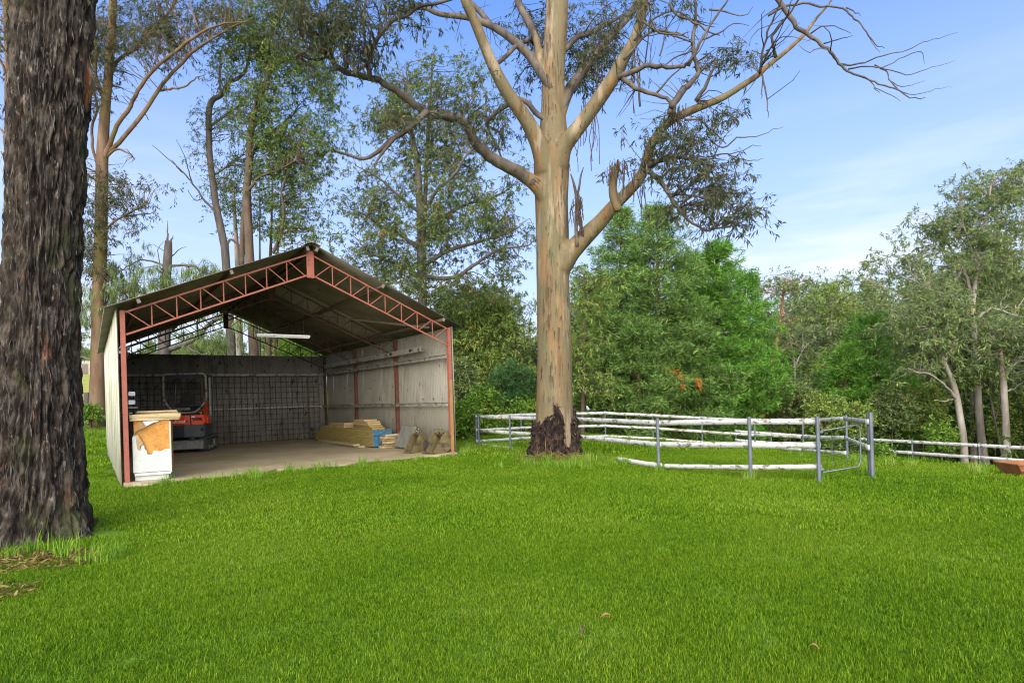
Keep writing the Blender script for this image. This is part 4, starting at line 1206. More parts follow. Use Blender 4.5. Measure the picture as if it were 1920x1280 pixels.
# ---- the big dark trunk close to the camera
def near_trunk():
    path = [(36, 1070, 165), (52, 1000, 132), (66, 900, 103), (72, 800, 89), (75, 640, 79), (84, 400, 79), (94, 200, 81), (102, 0, 83), (108, -220, 81), (108, -420, 74)]
    d = 6.45
    pts = np.array([P(u, v, d) for u, v, _ in path]); rad = np.array([h * d / F * math.cos(math.atan((u - CX) / F)) * .97 for u, _, h in path])
    pts[0, 2] = -0.15
    p, q = catmull(pts, rad, 52)
    k, n = len(p), 320
    th = np.arange(n) * 2 * np.pi / n
    Z = np.repeat(p[:, 2:3], n, 1); TH = np.repeat(th[None, :], k, 0)
    cx, sx = np.cos(TH), np.sin(TH)
    # long furrows that wander, broken into plates
    wob = 0.5 * (fbm(np.stack([cx * 1.5, sx * 1.5, Z * 0.7], -1), 3) - 0.5)
    a = fbm(np.stack([np.cos(TH + wob) * 7, np.sin(TH + wob) * 7, Z * 1.8], -1), 4)
    ridge = 1 - np.abs(a - 0.5) * 7.0
    b = fbm(np.stack([cx * 14, sx * 14, Z * 5.5], -1), 4)
    fl = np.maximum(0, 1 - np.maximum(Z, 0) / 0.8) ** 2
    butt = fl * 0.16 * np.maximum(0, np.cos(TH * 5 + 0.6 + Z)) 
    rr = q[:, None] * (1 + 0.05 * (fbm(np.stack([cx, sx, Z * .8], -1), 2) - .5)) - 0.062 * np.clip(ridge, 0, 1) ** .7 + 0.085 * (b - 0.5) + 0.03 * (fbm(np.stack([cx * 34, sx * 34, Z * 9], -1), 2) - .5) + butt
    V = p[:, None, :] + np.stack([cx * rr, sx * rr, 0 * rr], -1)
    i = np.arange(k - 1)[:, None] * n; j = np.arange(n)[None, :]; j2 = (j + 1) % n
    Q = np.stack([i + j, i + j2, i + n + j2, i + n + j], -1).reshape(-1, 4)
    loc = np.array((p[0][0], p[0][1], 0.0))
    e = empty('gum_tree', loc); tag(e, 'massive dark furrowed trunk close to the camera with orange streaks in its bark', 'tree')
    me = np_mesh('trunk', V.reshape(-1, 3) - loc, Q, smooth=True); me.materials.append(M['bark_iron'])
    link('trunk', me, e)
    r = np.random.default_rng(8)
    n_ = 7000
    ii, jj = r.integers(2, k - 60, n_), r.integers(0, n, n_)
    q3 = V[ii, jj]; th_ = TH[ii, jj]; out = np.stack([np.cos(th_), np.sin(th_), 0 * th_], -1)
    keep = out[:, 1] < 0.45
    q3, out = q3[keep], out[keep]; m_ = len(q3)
    dn = np.array((0, 0, 1.0)) * np.where(r.uniform(size=m_) < .8, -1, 1)[:, None] + out * r.uniform(.02, .16, (m_, 1)) + rnd_dir(r, m_) * .12
    dn /= np.linalg.norm(dn, axis=1)[:, None]
    fv, fq, ft = leaf_arrays(r, q3 + out * 0.004, dn, r.uniform(.05, .20, m_), r.uniform(.005, .015, m_), np.clip(r.normal(.42, .26, m_), 0, 1))
    fme = np_mesh('bark_flake', fv - loc, fq, attrs={'tint': ft})
    fme.materials.append(leafmat('loose_bark', [(0, (0.010, 0.007, 0.006)), (0.5, (0.036, 0.030, 0.027)), (0.9, (0.105, 0.094, 0.086)), (1, (0.14, 0.075, 0.04))], 0.01)); tag(link('bark_flake', fme, e), kind='stuff')
    # crown above the picture, so that it shades and stands as a tree from elsewhere
    t = Tree(90)
    t.nodes = [P(108, -420, d)]; t.nrad = [0.4]
    top = P(108, -420, d)
    for az in (0.3, 1.7, 2.9, 4.2, 5.3):
        dr = np.array((math.cos(az), math.sin(az), 1.1))
        t.limb([top, top + dr * 1.3, top + dr * np.array((2.6, 2.6, 2.4))], [0.26, 0.18, 0.08], 8)
    cen = top + np.array((0, 0, 3.2)) + t.r.normal(size=(110, 3)) * np.array((1.7, 1.7, 1.2))
    t.fill(cen); t.clumps(cen, 3, 0.5, 8, 0.16, 0.035)
    me2 = t.wood_mesh('limbs', M['bark_limb']); me2.transform(Matrix.Translation(tuple(-loc))); link('limbs', me2, e)
    me3 = t.leaf_mesh('crown', M['leaf_gum']); me3.transform(Matrix.Translation(tuple(-loc))); link('crown', me3, e)
near_trunk()

# ---- the big pale gum in the middle
def main_gum():
    D0 = 13.0
    t = Tree(1)
    r = t.r
    base = P(1038, 860, D0)
    tr = [(1038, 868, 43), (1039, 830, 39), (1040, 790, 36), (1040, 740, 34), (1040, 650, 32), (1037, 550, 31), (1036, 450, 31), (1034, 380, 31), (1034, 310, 34), (1037, 262, 28), (1037, 200, 22), (1038, 130, 21), (1042, 60, 22), (1045, 0, 21), (1047, -80, 18), (1050, -220, 13)]
    t.trace(D0, D0 + 0.3, tr, 40, 6, 0.035)
    t.trace(D0, D0 - .55, [(1036, 396, 13), (1010, 353, 14), (985, 331.5, 12.6), (962, 318, 11.4), (930, 301, 10.2), (908, 284, 8.5)], 14)
    t.trace(D0, D0 + 1.0, [(1044, 240, 10), (1062, 180, 11), (1084, 146, 10.4), (1104, 119, 8.4)], 12)
    t.trace(D0, D0 + .9, [(1034, 172, 8), (1012, 134, 8.6), (990, 102, 8.2), (962, 76, 6.6)], 12)
    t.trace(D0, D0 + .7, [(1036, 182, 8), (1016, 131, 8.6), (1009, 88, 7.4), (1000, 58, 6.4)], 12)
    tr2 = Tree(2)      # thinner limbs get their own bark, darkened to look backlit
    tr2.r = r
    L = t.trace
    L(D0, D0 - 1.2, [(1025, 320, 22), (1010, 270, 17), (985, 222, 14), (955, 180, 12.5), (930, 135, 11.5), (908, 85, 10.5), (890, 40, 10), (872, 0, 9.5), (850, -70, 8)], 14)
    L(D0, D0 - 1.0, [(1045, 310, 22), (1057, 274, 17), (1084, 240, 14.5), (1114, 199, 14), (1147, 150, 13.5), (1170, 109, 11.5), (1189, 75, 10.5), (1200, 41, 9.5), (1207, 0, 9.5), (1217, -60, 8)], 14)
    L(D0, D0 - 1.6, [(1048, 500, 24), (1072, 470, 19), (1095, 446, 16.5), (1125, 416, 14.5), (1151, 386, 12.5), (1181, 356, 11), (1200, 334, 10.5), (1211, 307, 10), (1219, 277, 9.5), (1237, 247, 9), (1260, 225, 8.5), (1290, 210, 8), (1316, 199, 8), (1354, 184, 7.2), (1391, 161, 6.6), (1417, 144, 6.2), (1444, 120, 5.8), (1477, 94, 5), (1509, 64, 4.4), (1531, 34, 3.8), (1557, 4, 3.2), (1572, -30, 2.6)], 14)
    L(D0 - .8, D0 - .9, [(1160, 396, 9), (1150, 366, 9), (1150, 338, 8.6), (1156, 314, 8), (1162, 302, 4)], 10)
    K = tr2.trace
    tr2.nodes, tr2.nrad = [], []
    K(D0, D0 + 1.8, [(1040, 236, 9), (1062, 180, 10), (1084, 146, 10), (1110, 112, 9), (1136, 79, 8), (1162, 49, 7), (1185, 22, 7), (1206, -15, 6)], 10)
    K(D0, D0 - 2.2, [(1036, 392, 12), (1010, 352, 12.5), (985, 331, 11.5), (962, 318, 11), (924, 297, 10), (895, 272, 9.2), (872, 230, 8.5), (839, 218, 8), (799, 210, 8), (767, 189, 7.2), (734, 164, 6.5), (704, 148, 6), (658, 138, 5.4), (632, 126, 5.2), (619, 105, 5), (606, 79, 4.3), (580, 52, 4), (567, 20, 3.3), (555, -30, 2.6)], 12, wig=0.015)
    K(D0 - 1.6, D0 - 2.4, [(800, 210, 7), (786, 223, 5.5), (760, 246, 5), (734, 262, 4.5), (708, 285, 4), (681, 298, 3.2), (649, 289, 2.8), (630, 284, 2.2), (624, 277, 1.6)], 8)
    K(D0 - 2, D0 - 2.2, [(740, 258, 4), (722, 280, 3.2), (708, 300, 2.4), (702, 312, 1.4)], 7)
    K(D0 - 1.7, D0 - 2.6, [(694, 146, 5), (691, 115, 4.2), (704, 79, 4), (724, 52, 3.6), (740, 37, 3.4), (763, 30, 3.2), (786, 13, 3), (819, 7, 2.8), (856, -4, 2.4)], 8)
    K(D0 - 1.7, D0 - 2.0, [(692, 142, 4), (690, 112, 3.2), (683, 66, 2.8), (685, 0, 2.2), (688, -40, 1.6)], 6)
    K(D0 - 1.7, D0 - 2.0, [(649, 130, 3.5), (637, 66, 2.6), (629, 0, 2), (626, -40, 1.4)], 6)
    K(D0 - 1.8, D0 - 2.6, [(690, 118, 3), (672, 133, 2.4), (660, 138, 2.0)], 6)
    K(D0 - 1.8, D0 - 2.3, [(652, 128, 2.6), (650, 90, 2), (655, 50, 1.6), (651, 10, 1.2)], 5)
    K(D0, D0 + 2.0, [(1034, 170, 7), (1012, 134, 8), (990, 102, 8), (954, 69, 7.2), (921, 49, 6.4), (888, 36, 5.8), (865, 31, 5.2), (822, 26, 4.6), (796, 15, 4.2), (770, 16, 3.8), (737, 25, 3), (714, 25, 2)], 10)
    K(D0 + 1, D0 + 2, [(921, 49, 5.5), (901, 23, 5), (877, 0, 4.4), (862, -25, 3.8)], 8)
    K(D0, D0 + 1.4, [(1036, 180, 7), (1016, 131, 8), (1009, 82, 7.5), (990, 39, 7), (973, 7, 6.4), (965, -40, 5.5)], 8)
    K(D0 - .5, D0 + 1.5, [(925, 126, 4), (950, 105, 4.2), (970, 85, 4), (993, 77, 4.6), (1014, 90, 5)], 7)
    K(D0, D0 + .9, [(1030, 228, 5), (1006, 213, 5), (990, 194, 4.6), (973, 187, 4.6), (947, 200, 4), (921, 220, 3.6), (914, 236, 3.2), (937, 249, 2.6), (947, 276, 1.6)], 8)
    K(D0 + .8, D0 + .9, [(911, 164, 1.2), (913, 233, 2.6), (931, 272, 2.2), (940, 295, 1.6)], 6)
    K(D0 + .2, D0 + 1.2, [(1058, 95, 6), (1080, 72, 5), (1106, 62, 4.4), (1140, 45, 3.6), (1170, 28, 2.6)], 7)
    # dead top branch and its fine sprays over the open sky
    E0, E1 = D0 - 1.4, D0 - 2.6
    K(E0, E1, [(1440, -25, 5.2), (1475, 22, 5), (1494, 49, 4.4), (1516, 66, 4), (1539, 82, 3.6), (1561, 101, 3.2), (1578, 124, 2.8), (1602, 139, 2.1), (1640, 154, 1.8), (1677, 167, 1.5), (1715, 184, 1.1), (1737, 183, .7)], 7, wig=0.01)
    for pth in ([(1575, 120, 2.2), (1602, 122, 1.8), (1632, 112, 1.5), (1670, 101, 1.2), (1700, 94, 1), (1730, 79, .8), (1760, 71, .6), (1797, 61, .35)],
                [(1590, 130, 1.8), (1625, 124, 1.5), (1655, 127, 1.3), (1685, 112, 1), (1719, 97, .9), (1730, 101, .8), (1734, 120, .4)],
                [(1640, 122, 1.6), (1659, 129, 1.3), (1700, 139, 1), (1726, 133, .8), (1760, 124, .6), (1794, 114, .3)],
                [(1650, 128, 1.5), (1662, 135, 1.4), (1670, 154, 1.3), (1692, 174, 1.1), (1726, 176, .8), (1755, 166, .6), (1786, 163, .3)],
                [(1440, 30, 2.4), (1467, 13, 2.6), (1505, 7, 2.4), (1539, 11, 2.2), (1580, 17, 2), (1597, 30, 1.8), (1610, 41, 1.5), (1625, 60, 1.3), (1640, 81, 1.1), (1659, 92, .6)],
                [(1587, 15, 1.6), (1600, 22, 1.3), (1614, 29, .6)], [(1625, 62, 1), (1634, 78, .8), (1650, 98, .4)],
                [(1516, 66, 1.8), (1540, 50, 1.4), (1565, 50, 1), (1596, 62, .5)], [(1545, 82, 1.6), (1570, 75, 1.2), (1598, 68, .5)],
                [(1602, 139, 1.4), (1630, 152, 1.1), (1641, 165, .9), (1652, 176, .4)], [(1641, 165, 1), (1670, 178, .8), (1690, 191, .4)],
                [(1670, 152, 1), (1690, 163, .8), (1710, 160, .6), (1735, 152, .3)], [(1455, 108, 3), (1448, 70, 2.6), (1470, 40, 2.4), (1490, 10, 2), (1505, -20, 1.5)],
                [(1425, 138, 3), (1430, 100, 2.4), (1440, 60, 2.2), (1452, 30, 1.8), (1470, -10, 1.4)], [(1430, 110, 1.4), (1460, 72, 1.1), (1490, 70, .8), (1520, 78, .4)],
                [(1436, 96, 1.2), (1466, 78, 1), (1484, 60, .8), (1500, 42, .4)],
                [(1429, 140, 2), (1436, 175, 1.6), (1440, 205, 1.1), (1441, 221, .5)], [(1430, 150, 1.6), (1428, 175, 1.2), (1427, 186, .5)],
                [(1282, 165, 6), (1260, 199, 7)], ):
        K(E0, E1 + .3, pth, 5, 3, wig=0.008)
    Z0 = D0 - 1.1
    for pth in ([(1258, 215, 8), (1262, 196, 7.5), (1279, 172, 7), (1297, 154, 5.5), (1309, 135, 4.4), (1302, 109, 4), (1299, 75, 3.6), (1305, 37, 3), (1303, 7, 2.2), (1302, -20, 1.2)],
                [(1305, 190, 4.4), (1320, 165, 3.6), (1332, 140, 3), (1343, 107, 1.5)],
                [(1158, 146, 6), (1192, 131, 5), (1219, 122, 4.6), (1252, 126, 4.2), (1282, 124, 3.6), (1294, 114, 2)],
                [(1166, 146, 5), (1192, 165, 4.2), (1222, 176, 4), (1252, 184, 3.6), (1262, 197, 3)],
                [(1290, 124, 4), (1303, 98, 3.2), (1316, 75, 2.8), (1342, 30, 2.2), (1363, 0, 1.6), (1375, -25, 1)],
                [(1212, 312, 6), (1245, 298, 4.6), (1275, 294, 4), (1297, 300, 3), (1320, 306, 1.6)],
                [(1208, 316, 6.5), (1219, 324, 5), (1237, 337, 4.4), (1252, 360, 4.4), (1271, 390, 3.6), (1290, 412, 2.8), (1320, 431, 2.2), (1354, 427, 1.7), (1387, 422, .8)],
                [(1237, 337, 3), (1258, 318, 2.4), (1290, 312, 1.8), (1318, 308, 1)],
                [(1324, 290, 1), (1331, 292, 1.6), (1365, 289, 1.4), (1384, 296, 1), (1414, 302, .9), (1432, 296, .4)],
                [(1285, 225, 2.4), (1310, 226, 2), (1335, 246, 1.6), (1360, 270, 1)], [(1330, 262, 1), (1357, 277, 1.5), (1380, 259, 1.3), (1406, 257, 1.1), (1440, 248, .7), (1470, 238, .4)],
                [(1365, 289, 1.1), (1385, 285, 1), (1405, 276, .8), (1426, 274, .4)], [(1340, 290, 1), (1355, 262, .9), (1362, 250, .8), (1385, 234, .4)],
                [(1276, 392, 2.2), (1300, 392, 1.8), (1325, 405, 1.4), (1350, 425, .8)], [(1255, 365, 2.2), (1290, 366, 1.8), (1320, 372, 1.4), (1350, 380, .8)],
                [(1170, 112, 3), (1220, 60, 2.6), (1260, 60, 2.2), (1290, 70, 1)], [(1205, 40, 2.6), (1240, 62, 2), (1276, 66, 1.6), (1290, 60, .8)], [(1190, 76, 2.4), (1220, 40, 2), (1262, 20, 1.6), (1310, 44, 1.2), (1340, 52, .6)],
                [(1256, 8, 2.6), (1270, 30, 2.2), (1300, 42, 1.8), (1330, 60, 1.4), (1350, 66, .8)], [(1330, 18, 2.2), (1362, 22, 1.6), (1395, 30, 1), (1412, 12, .5)], [(1316, 75, 2), (1346, 64, 1.5), (1376, 44, 1), (1402, 50, .5)],
                [(1298, 95, 2), (1262, 110, 1.5), (1230, 132, 1)], [(1299, 80, 1.8), (1250, 64, 1.5), (1210, 68, 1)], [(1237, 105, 1.6), (1246, 70, 1.4), (1250, 30, 1.1)],
                [(1200, 200, 2), (1196, 150, 1.8), (1188, 110, 1.6)], [(1230, 176, 2.2), (1262, 140, 1.6), (1290, 118, 1.2)],
                ):
        K(Z0, Z0 + r.uniform(-.7, .7), pth, 6, 3, wig=0.01)
    # bare broken stem standing in the fork, hung with bark
    K(D0 - .3, D0 - .4, [(1082, 462, 3.6), (1080, 420, 3.4), (1081, 375, 3.2), (1076, 345, 2.4), (1070, 326, 1.2)], 7)
    K(D0 - .3, D0 - .4, [(1081, 372, 2.6), (1086, 350, 2.2), (1089, 330, 1.8), (1094, 314, .8)], 6)
    K(D0 - .3, D0 - .5, [(1094, 446, 3), (1088, 418, 3.4), (1082, 398, 2.6)], 6)
    # shoots and leaves along the thin limbs
    reg = [(1262, 262, 60, 42, Z0, .9, .9), (1235, 330, 34, 34, Z0, .7, 0.6), (1315, 345, 66, 54, Z0, .9, .55), (1360, 375, 50, 50, Z0 - .3, .7, .65), (1385, 398, 30, 28, Z0 - .3, .4, .8), (1300, 400, 40, 24, Z0, .5, 0.6),
           (1352, 220, 40, 24, Z0, .6, .5), (1375, 110, 34, 30, Z0, .6, .8), (1120, 55, 50, 50, D0 + 1.2, 1.1, 0.9), (1090, 140, 34, 46, D0 + .8, .9, .8), (1130, 110, 44, 50, D0 + 1.4, .8, .5), (985, 50, 44, 46, D0 + 1.4, .8, .6),
           (1000, 130, 30, 60, D0 + 1, .7, .4), (640, 60, 56, 62, D0 - 2, 1.0, .9), (580, 30, 50, 50, D0 - 2.2, 1.0, .9), (700, 60, 40, 52, D0 - 2, .9, .6), (760, 20, 50, 36, D0 - 2.2, .8, .6), (800, 240, 80, 40, D0 - 1.4, .8, .35), (860, 200, 60, 40, D0 - 1.2, .7, .4), (935, 240, 34, 46, D0 + .9, .5, .5),
           (1220, 20, 60, 40, Z0, .8, .4), (1110, 90, 40, 60, D0 + 1, .8, .6)]
    cen = region(r, reg, 600, 3, .26)
    tr2.fill(cen, rmax=0.03, taper=0.008, up=0.12, wig=0.10)
    tr2.clumps(cen, 4, 0.32, 8, 0.14, 0.026, 0.8, twr=0.0028)
    bare = region(r, [(1240, 90, 70, 60, Z0, .9, 1), (1310, 60, 60, 60, Z0, .8, .8), (1200, 180, 70, 50, Z0, .8, .7), (930, 60, 70, 60, D0 + 1.5, .8, 1), (1360, 300, 60, 60, Z0, .8, .6), (690, 70, 90, 60, D0 - 2, .9, .8), (840, 190, 90, 40, D0 - 1.3, .7, .5), (1490, 60, 60, 50, E1, .6, .7), (1270, 330, 90, 60, Z0, .9, .8), (620, 70, 70, 60, D0 - 2, .9, .8)], 190, 2, .3)
    tr2.fill(bare, rmax=0.016, taper=0.006, wig=0.07, up=0.03)
    # long strips of shed bark hanging from forks
    strips = []
    def hang(u, v, d, n, ln):
        for _ in range(n):
            p = P(u + r.normal(0, 6), v + r.normal(0, 4), d + r.normal(0, .08)); l = ln * r.uniform(0.4, 1.1)
            a = p; w = r.uniform(0.006, 0.014)
            for k in range(4):
                b = a + np.array((r.normal(0, .03), r.normal(0, .03), -l / 4)); strips.append((a, b, w, w * .8)); a = b
    for u, v, d, n, ln in ((1150, 305, Z0, 14, .5), (1170, 300, Z0, 10, .7), (1265, 205, Z0, 12, .6), (1280, 200, Z0, 8, .5), (1120, 120, D0 + .6, 12, .8), (1190, 95, D0 - .6, 8, 1.3), (1082, 372, D0 - .4, 26, .75), (1190, 320, Z0, 8, .6), (1100, 195, D0 + .5, 8, 1.0), (1118, 215, Z0, 5, 1.1), (1080, 262, D0 - .2, 3, .7), (1232, 400, Z0, 3, .5), (1200, 350, Z0, 6, .7)):
        hang(u, v, d, n, ln)
    t.remesh = 0.028
    e = t.finish('gum_tree', 'tall pale barked gum with dark shaggy bark at its foot beside the white fence', 'tree', M['bark_main'], None, base)
    me = tr2.wood_mesh('limbs', M['bark_limb']); me.transform(Matrix.Translation(tuple(-base))); link('limbs', me, e)
    me = tr2.leaf_mesh('crown', M['leaf_main']); me.transform(Matrix.Translation(tuple(-base))); link('crown', me, e)
    for _ in range(170):
        u, v = 1038 + r.normal(0, 17), r.uniform(60, 760)
        hw = np.interp(v, [60, 260, 310, 500, 760], [20, 25, 31, 30, 34]); 
        if abs(u - 1038) > hw * .95: continue
        xo = (u - 1038) / hw; dfront = D0 + .25 * (1 - v / 860) - hw * D0 / F * math.sqrt(max(.05, 1 - xo * xo)) - .006
        a = P(u, v, dfront); l = r.uniform(.08, .4); w = r.uniform(.004, .011)
        b = a + np.array((r.normal(0, .012), r.normal(-.012, .012), -l)); strips.append((a, b, w, w * .3))
    v, q = seg_arrays(np.array([s[0] for s in strips]), np.array([s[1] for s in strips]), np.array([s[2] for s in strips]), np.array([s[3] for s in strips]))
    me = np_mesh('hanging_bark', v - base, q); me.materials.append(M['bark_brown']); o = link('hanging_bark', me, e); tag(o, kind='stuff')
    # dark shaggy collar round the foot: thick crumbling bark with a bare strip on one side
    k, n = 90, 150
    z = np.linspace(-0.15, 1.42, k); th = np.linspace(-np.pi, np.pi, n, endpoint=False)
    Z, TH = np.meshgrid(z, th, indexing='ij')
    # angle 0 faces the camera, positive to the right
    def gs(c, w): return np.exp(-((TH - c) / w) ** 2)
    top = 0.93 + 0.40 * gs(-0.02, 0.32) + 0.06 * np.sin(TH * 7) + 0.15 * gs(1.75, .4) + 0.25 * gs(1.45, .2)
    nz = fbm(np.stack([np.cos(TH) * 5, np.sin(TH) * 5, Z * 5], -1), 4)
    fine = fbm(np.stack([np.cos(TH) * 17, np.sin(TH) * 17, Z * 11], -1), 3)
    top = top + 0.35 * (fbm(np.stack([np.cos(TH) * 4, np.sin(TH) * 4, TH * 0 + 3], -1), 4) - .5)
    m = sstep(top - Z, -0.02, 0.16)
    strip = gs(0.66, 0.24) * sstep(Z, 0.10, 0.42)
    m = m * (1 - 0.97 * strip)
    rt = np.interp(z, [-0.15, 0.1, 0.45, 0.85, 1.42], [0.56, 0.52, 0.47, 0.43, 0.41])[:, None]
    rad = rt - 0.07 + m * (0.055 + 0.06 * np.clip(1 - Z / 1.0, 0, 1) + 0.17 * np.maximum(nz - .38, 0) + 0.11 * (fine - .5) + 0.05 * np.maximum(0, .5 - Z))
    rad = rad - 0.07 * (1 - m)
    x = base[0] + 0.02 + 0.05 * Z + np.sin(TH) * rad; y = base[1] + 0.02 * Z - np.cos(TH) * rad
    V = np.stack([x, y, Z], -1).reshape(-1, 3) - np.array((base[0], base[1], base[2]))
    i = np.arange(k - 1)[:, None] * n; j = np.arange(n)[None, :]; j2 = (j + 1) % n
    Q = np.stack([i + j, i + j2, i + n + j2, i + n + j], -1).reshape(-1, 4)
    me = np_mesh('shaggy_bark', V, Q); me.materials.append(M['bark_burnt'])
    link('shaggy_bark', me, e)
    # loose flakes and curls all over the dark bark
    ok = np.argwhere((m > 0.08) & (Z > 0.0))
    pk = ok[r.integers(0, len(ok), 2600)]
    q3 = np.stack([x[pk[:, 0], pk[:, 1]], y[pk[:, 0], pk[:, 1]], Z[pk[:, 0], pk[:, 1]]], -1); th_ = TH[pk[:, 0], pk[:, 1]]
    outw = np.stack([np.sin(th_), -np.cos(th_), 0 * th_], -1)
    dn = outw * r.uniform(0.1, .75, (2600, 1)) + rnd_dir(r, 2600) * .45 + np.array((0, 0, -0.75)); dn /= np.linalg.norm(dn, axis=1)[:, None]
    V, Q, T = leaf_arrays(r, q3 - outw * .01, dn, r.uniform(.04, .15, 2600), r.uniform(.012, .035, 2600), np.clip(r.normal(.35, .28, 2600), 0, 1))
    me = np_mesh('bark_flake', V - np.array((base[0], base[1], base[2])), Q, attrs={'tint': T})
    me.materials.append(leafmat('bark_flakes', [(0, (0.005, 0.004, 0.003)), (0.5, (0.024, 0.014, 0.009)), (0.88, (0.075, 0.045, 0.028)), (1, (0.24, 0.18, 0.06))], 0.02)); o = link('bark_flake', me, e); tag(o, kind='stuff')
main_gum()
# hollow of pulled grass round the foot of the gum
def straw_heap(name, cen, rx, ry, n, Lr, label, hump=0.12, mat='straw', w=0.009):
    r = np.random.default_rng(int(abs(cen[0] * 100)) + n)
    a = r.uniform(0, 6.28, n); q = np.sqrt(r.uniform(0, 1, n))
    x = cen[0] + np.cos(a) * q * rx; y = cen[1] + np.sin(a) * q * ry
    z = Hn(x, y) + r.uniform(0.01, hump, n) * (1 - 0.5 * q)
    d = rnd_dir(r, n); d[:, 2] *= 0.35; d /= np.linalg.norm(d, axis=1)[:, None]
    L = r.uniform(*Lr, n)
    V, Q, T = leaf_arrays(r, np.stack([x, y, z], -1), d, L, w * r.uniform(.6, 1.5, n), r.uniform(0, 1, n))
    me = np_mesh(name, V, Q, attrs={'tint': T}); me.materials.append(M[mat])
    tag(link(name, me), label, kind='stuff')
p_ = P(1038, 862, 12.4)
straw_heap('pulled_grass', (p_[0], p_[1]), 0.62, 0.30, 900, (0.12, 0.42), 'heap of pulled dry grass at the foot of the pale gum', 0.20)
p_ = G(75, 1062)
straw_heap('leaf_litter', (p_[0] - .25, p_[1] + .12), 0.72, 0.36, 1100, (0.04, 0.13), 'fallen brown and yellow leaves at the foot of the dark trunk', 0.05, w=0.016)
p_ = G(20, 1115)
straw_heap('leaf_litter', (p_[0] - .2, p_[1]), 0.36, 0.26, 380, (0.04, 0.10), 'fallen yellow leaves on the grass in front of the dark trunk', 0.05, w=0.018)
# ---- other gums: traced trunks, crowns grown from clumps
def gum(seed, label, bark, leaf, trunk, limbs, reg, ncl, d, lk, group=None, cat='tree', name='gum_tree', fk=None, dd=(0, 0), base=True, tn=10, ls=0.78, bare=None):
    t = Tree(seed)
    ds = np.linspace(d + dd[0], d + dd[1], len(trunk))
    pts = [P(u, v, q) for (u, v, _), q in zip(trunk, ds)]; rad = [(.84 if seed >= 60 else 1.0) * h * q / F * math.cos(math.atan((u - CX) / F)) for (u, _, h), q in zip(trunk, ds)]
    g = np.array((pts[0][0], pts[0][1], H(pts[0][0], pts[0][1]) - 0.2))
    if base and pts[0][2] > g[2] + 0.25:
        dv = pts[0] - pts[1]
        k = (pts[0][2] - g[2]) / max(0.2, -dv[2]) if dv[2] < -0.2 else 1.0
        g[:2] += dv[:2] * min(k, 3.0) * 0.7
        pts.insert(0, g); rad.insert(0, rad[0] * 1.15)
    t.limb(pts, rad, tn, 5, 0.10)
    for (q0, q1, pth) in limbs:
        t.trace(d + q0, d + q1, [(u, v, h * ls) for u, v, h in pth], 7, 4, 0.10, wig=0.012)
    if reg:
        cen = region(t.r, [(a[0], a[1], a[2], a[3], d + (a[4] if len(a) > 4 else 0), (a[5] if len(a) > 5 else 1.2), (a[6] if len(a) > 6 else 1)) for a in reg], ncl)
        t.fill(cen, **(fk or {}))
        t.clumps(cen, **lk)
    if bare:
        t.fill(region(t.r, [(a[0], a[1], a[2], a[3], d, 1.3, 1) for a in bare[1:]], bare[0]), rmax=0.05, taper=0.016, wig=0.12)
    loc = np.array((pts[0][0], pts[0][1], H(pts[0][0], pts[0][1])))
    return t.finish(name, label, cat, M[bark], M[leaf], loc, group)

gum(31, 'tall tan gum with an orange scar on its trunk behind the left shed wall', 'bark_tan', 'leaf_main',
    [(181, 800, 19), (183, 760, 17), (184, 690, 16), (185, 600, 15), (190, 400, 13), (192, 290, 12.5), (198, 200, 10), (205, 120, 9), (212, 0, 8), (216, -90, 6), (218, -160, 4)],
    [(0, -1.5, [(194, 300, 9), (207, 270, 6.5), (220, 235, 6), (245, 200, 5.4), (265, 160, 5), (300, 120, 4.4), (350, 80, 4), (400, 50, 2.6), (440, 42, 1.6), (470, 40, .6)]),
     (0, -.6, [(193, 292, 8), (212, 278, 6), (260, 225, 5.6), (295, 170, 5), (325, 135, 4.4), (360, 100, 4), (410, 65, 2.4), (455, 42, 1.4), (490, 25, .5)]),
     (0, 1, [(193, 190, 7), (205, 150, 5.5), (220, 115, 5), (270, 80, 4.4), (310, 30, 3.6), (330, 0, 3), (345, -40, 2)]),
     (0, -1, [(186, 455, 4), (195, 437, 3.6), (215, 415, 3.2), (250, 395, 2.6), (280, 380, 1.6)]),
     (0, .8, [(190, 330, 5), (176, 285, 4), (172, 240, 3.6), (182, 200, 3.2), (170, 150, 2.6)]),
     (0, -.6, [(300, 170, 3.4), (318, 167, 3), (345, 163, 2.4), (370, 145, 1.6), (385, 140, .8)]),
     (0, .5, [(195, 180, 6), (178, 140, 5), (180, 90, 4.4), (165, 40, 3.6), (160, -20, 2.6)]),
     (0, -.7, [(196, 296, 4), (220, 280, 3), (245, 290, 2.2), (252, 300, 1.2)])],
    [(250, 60, 120, 66), (340, 25, 100, 55), (175, 110, 50, 110), (420, 30, 50, 50), (215, 400, 64, 50, -.5, 1, .8), (180, 345, 46, 44, 0, 1, .8), (250, 370, 44, 34, -.7, .6, .7), (165, 470, 30, 60, 0, .8, .8), (310, 110, 60, 55, -.6, 1, .5), (240, -90, 200, 80, 0, 1.6, .8), (205, 500, 50, 40, 0, .8, .7)], 640, 24,
    dict(twigs=4, tl=0.55, nl=9, L=0.19, Wd=0.036, droop=0.8, twr=0.006), fk=dict(rmax=0.035, wig=0.10), bare=(170, (240, 130, 90, 110), (200, 60, 50, 90), (330, 80, 70, 60), (215, 330, 50, 80)))
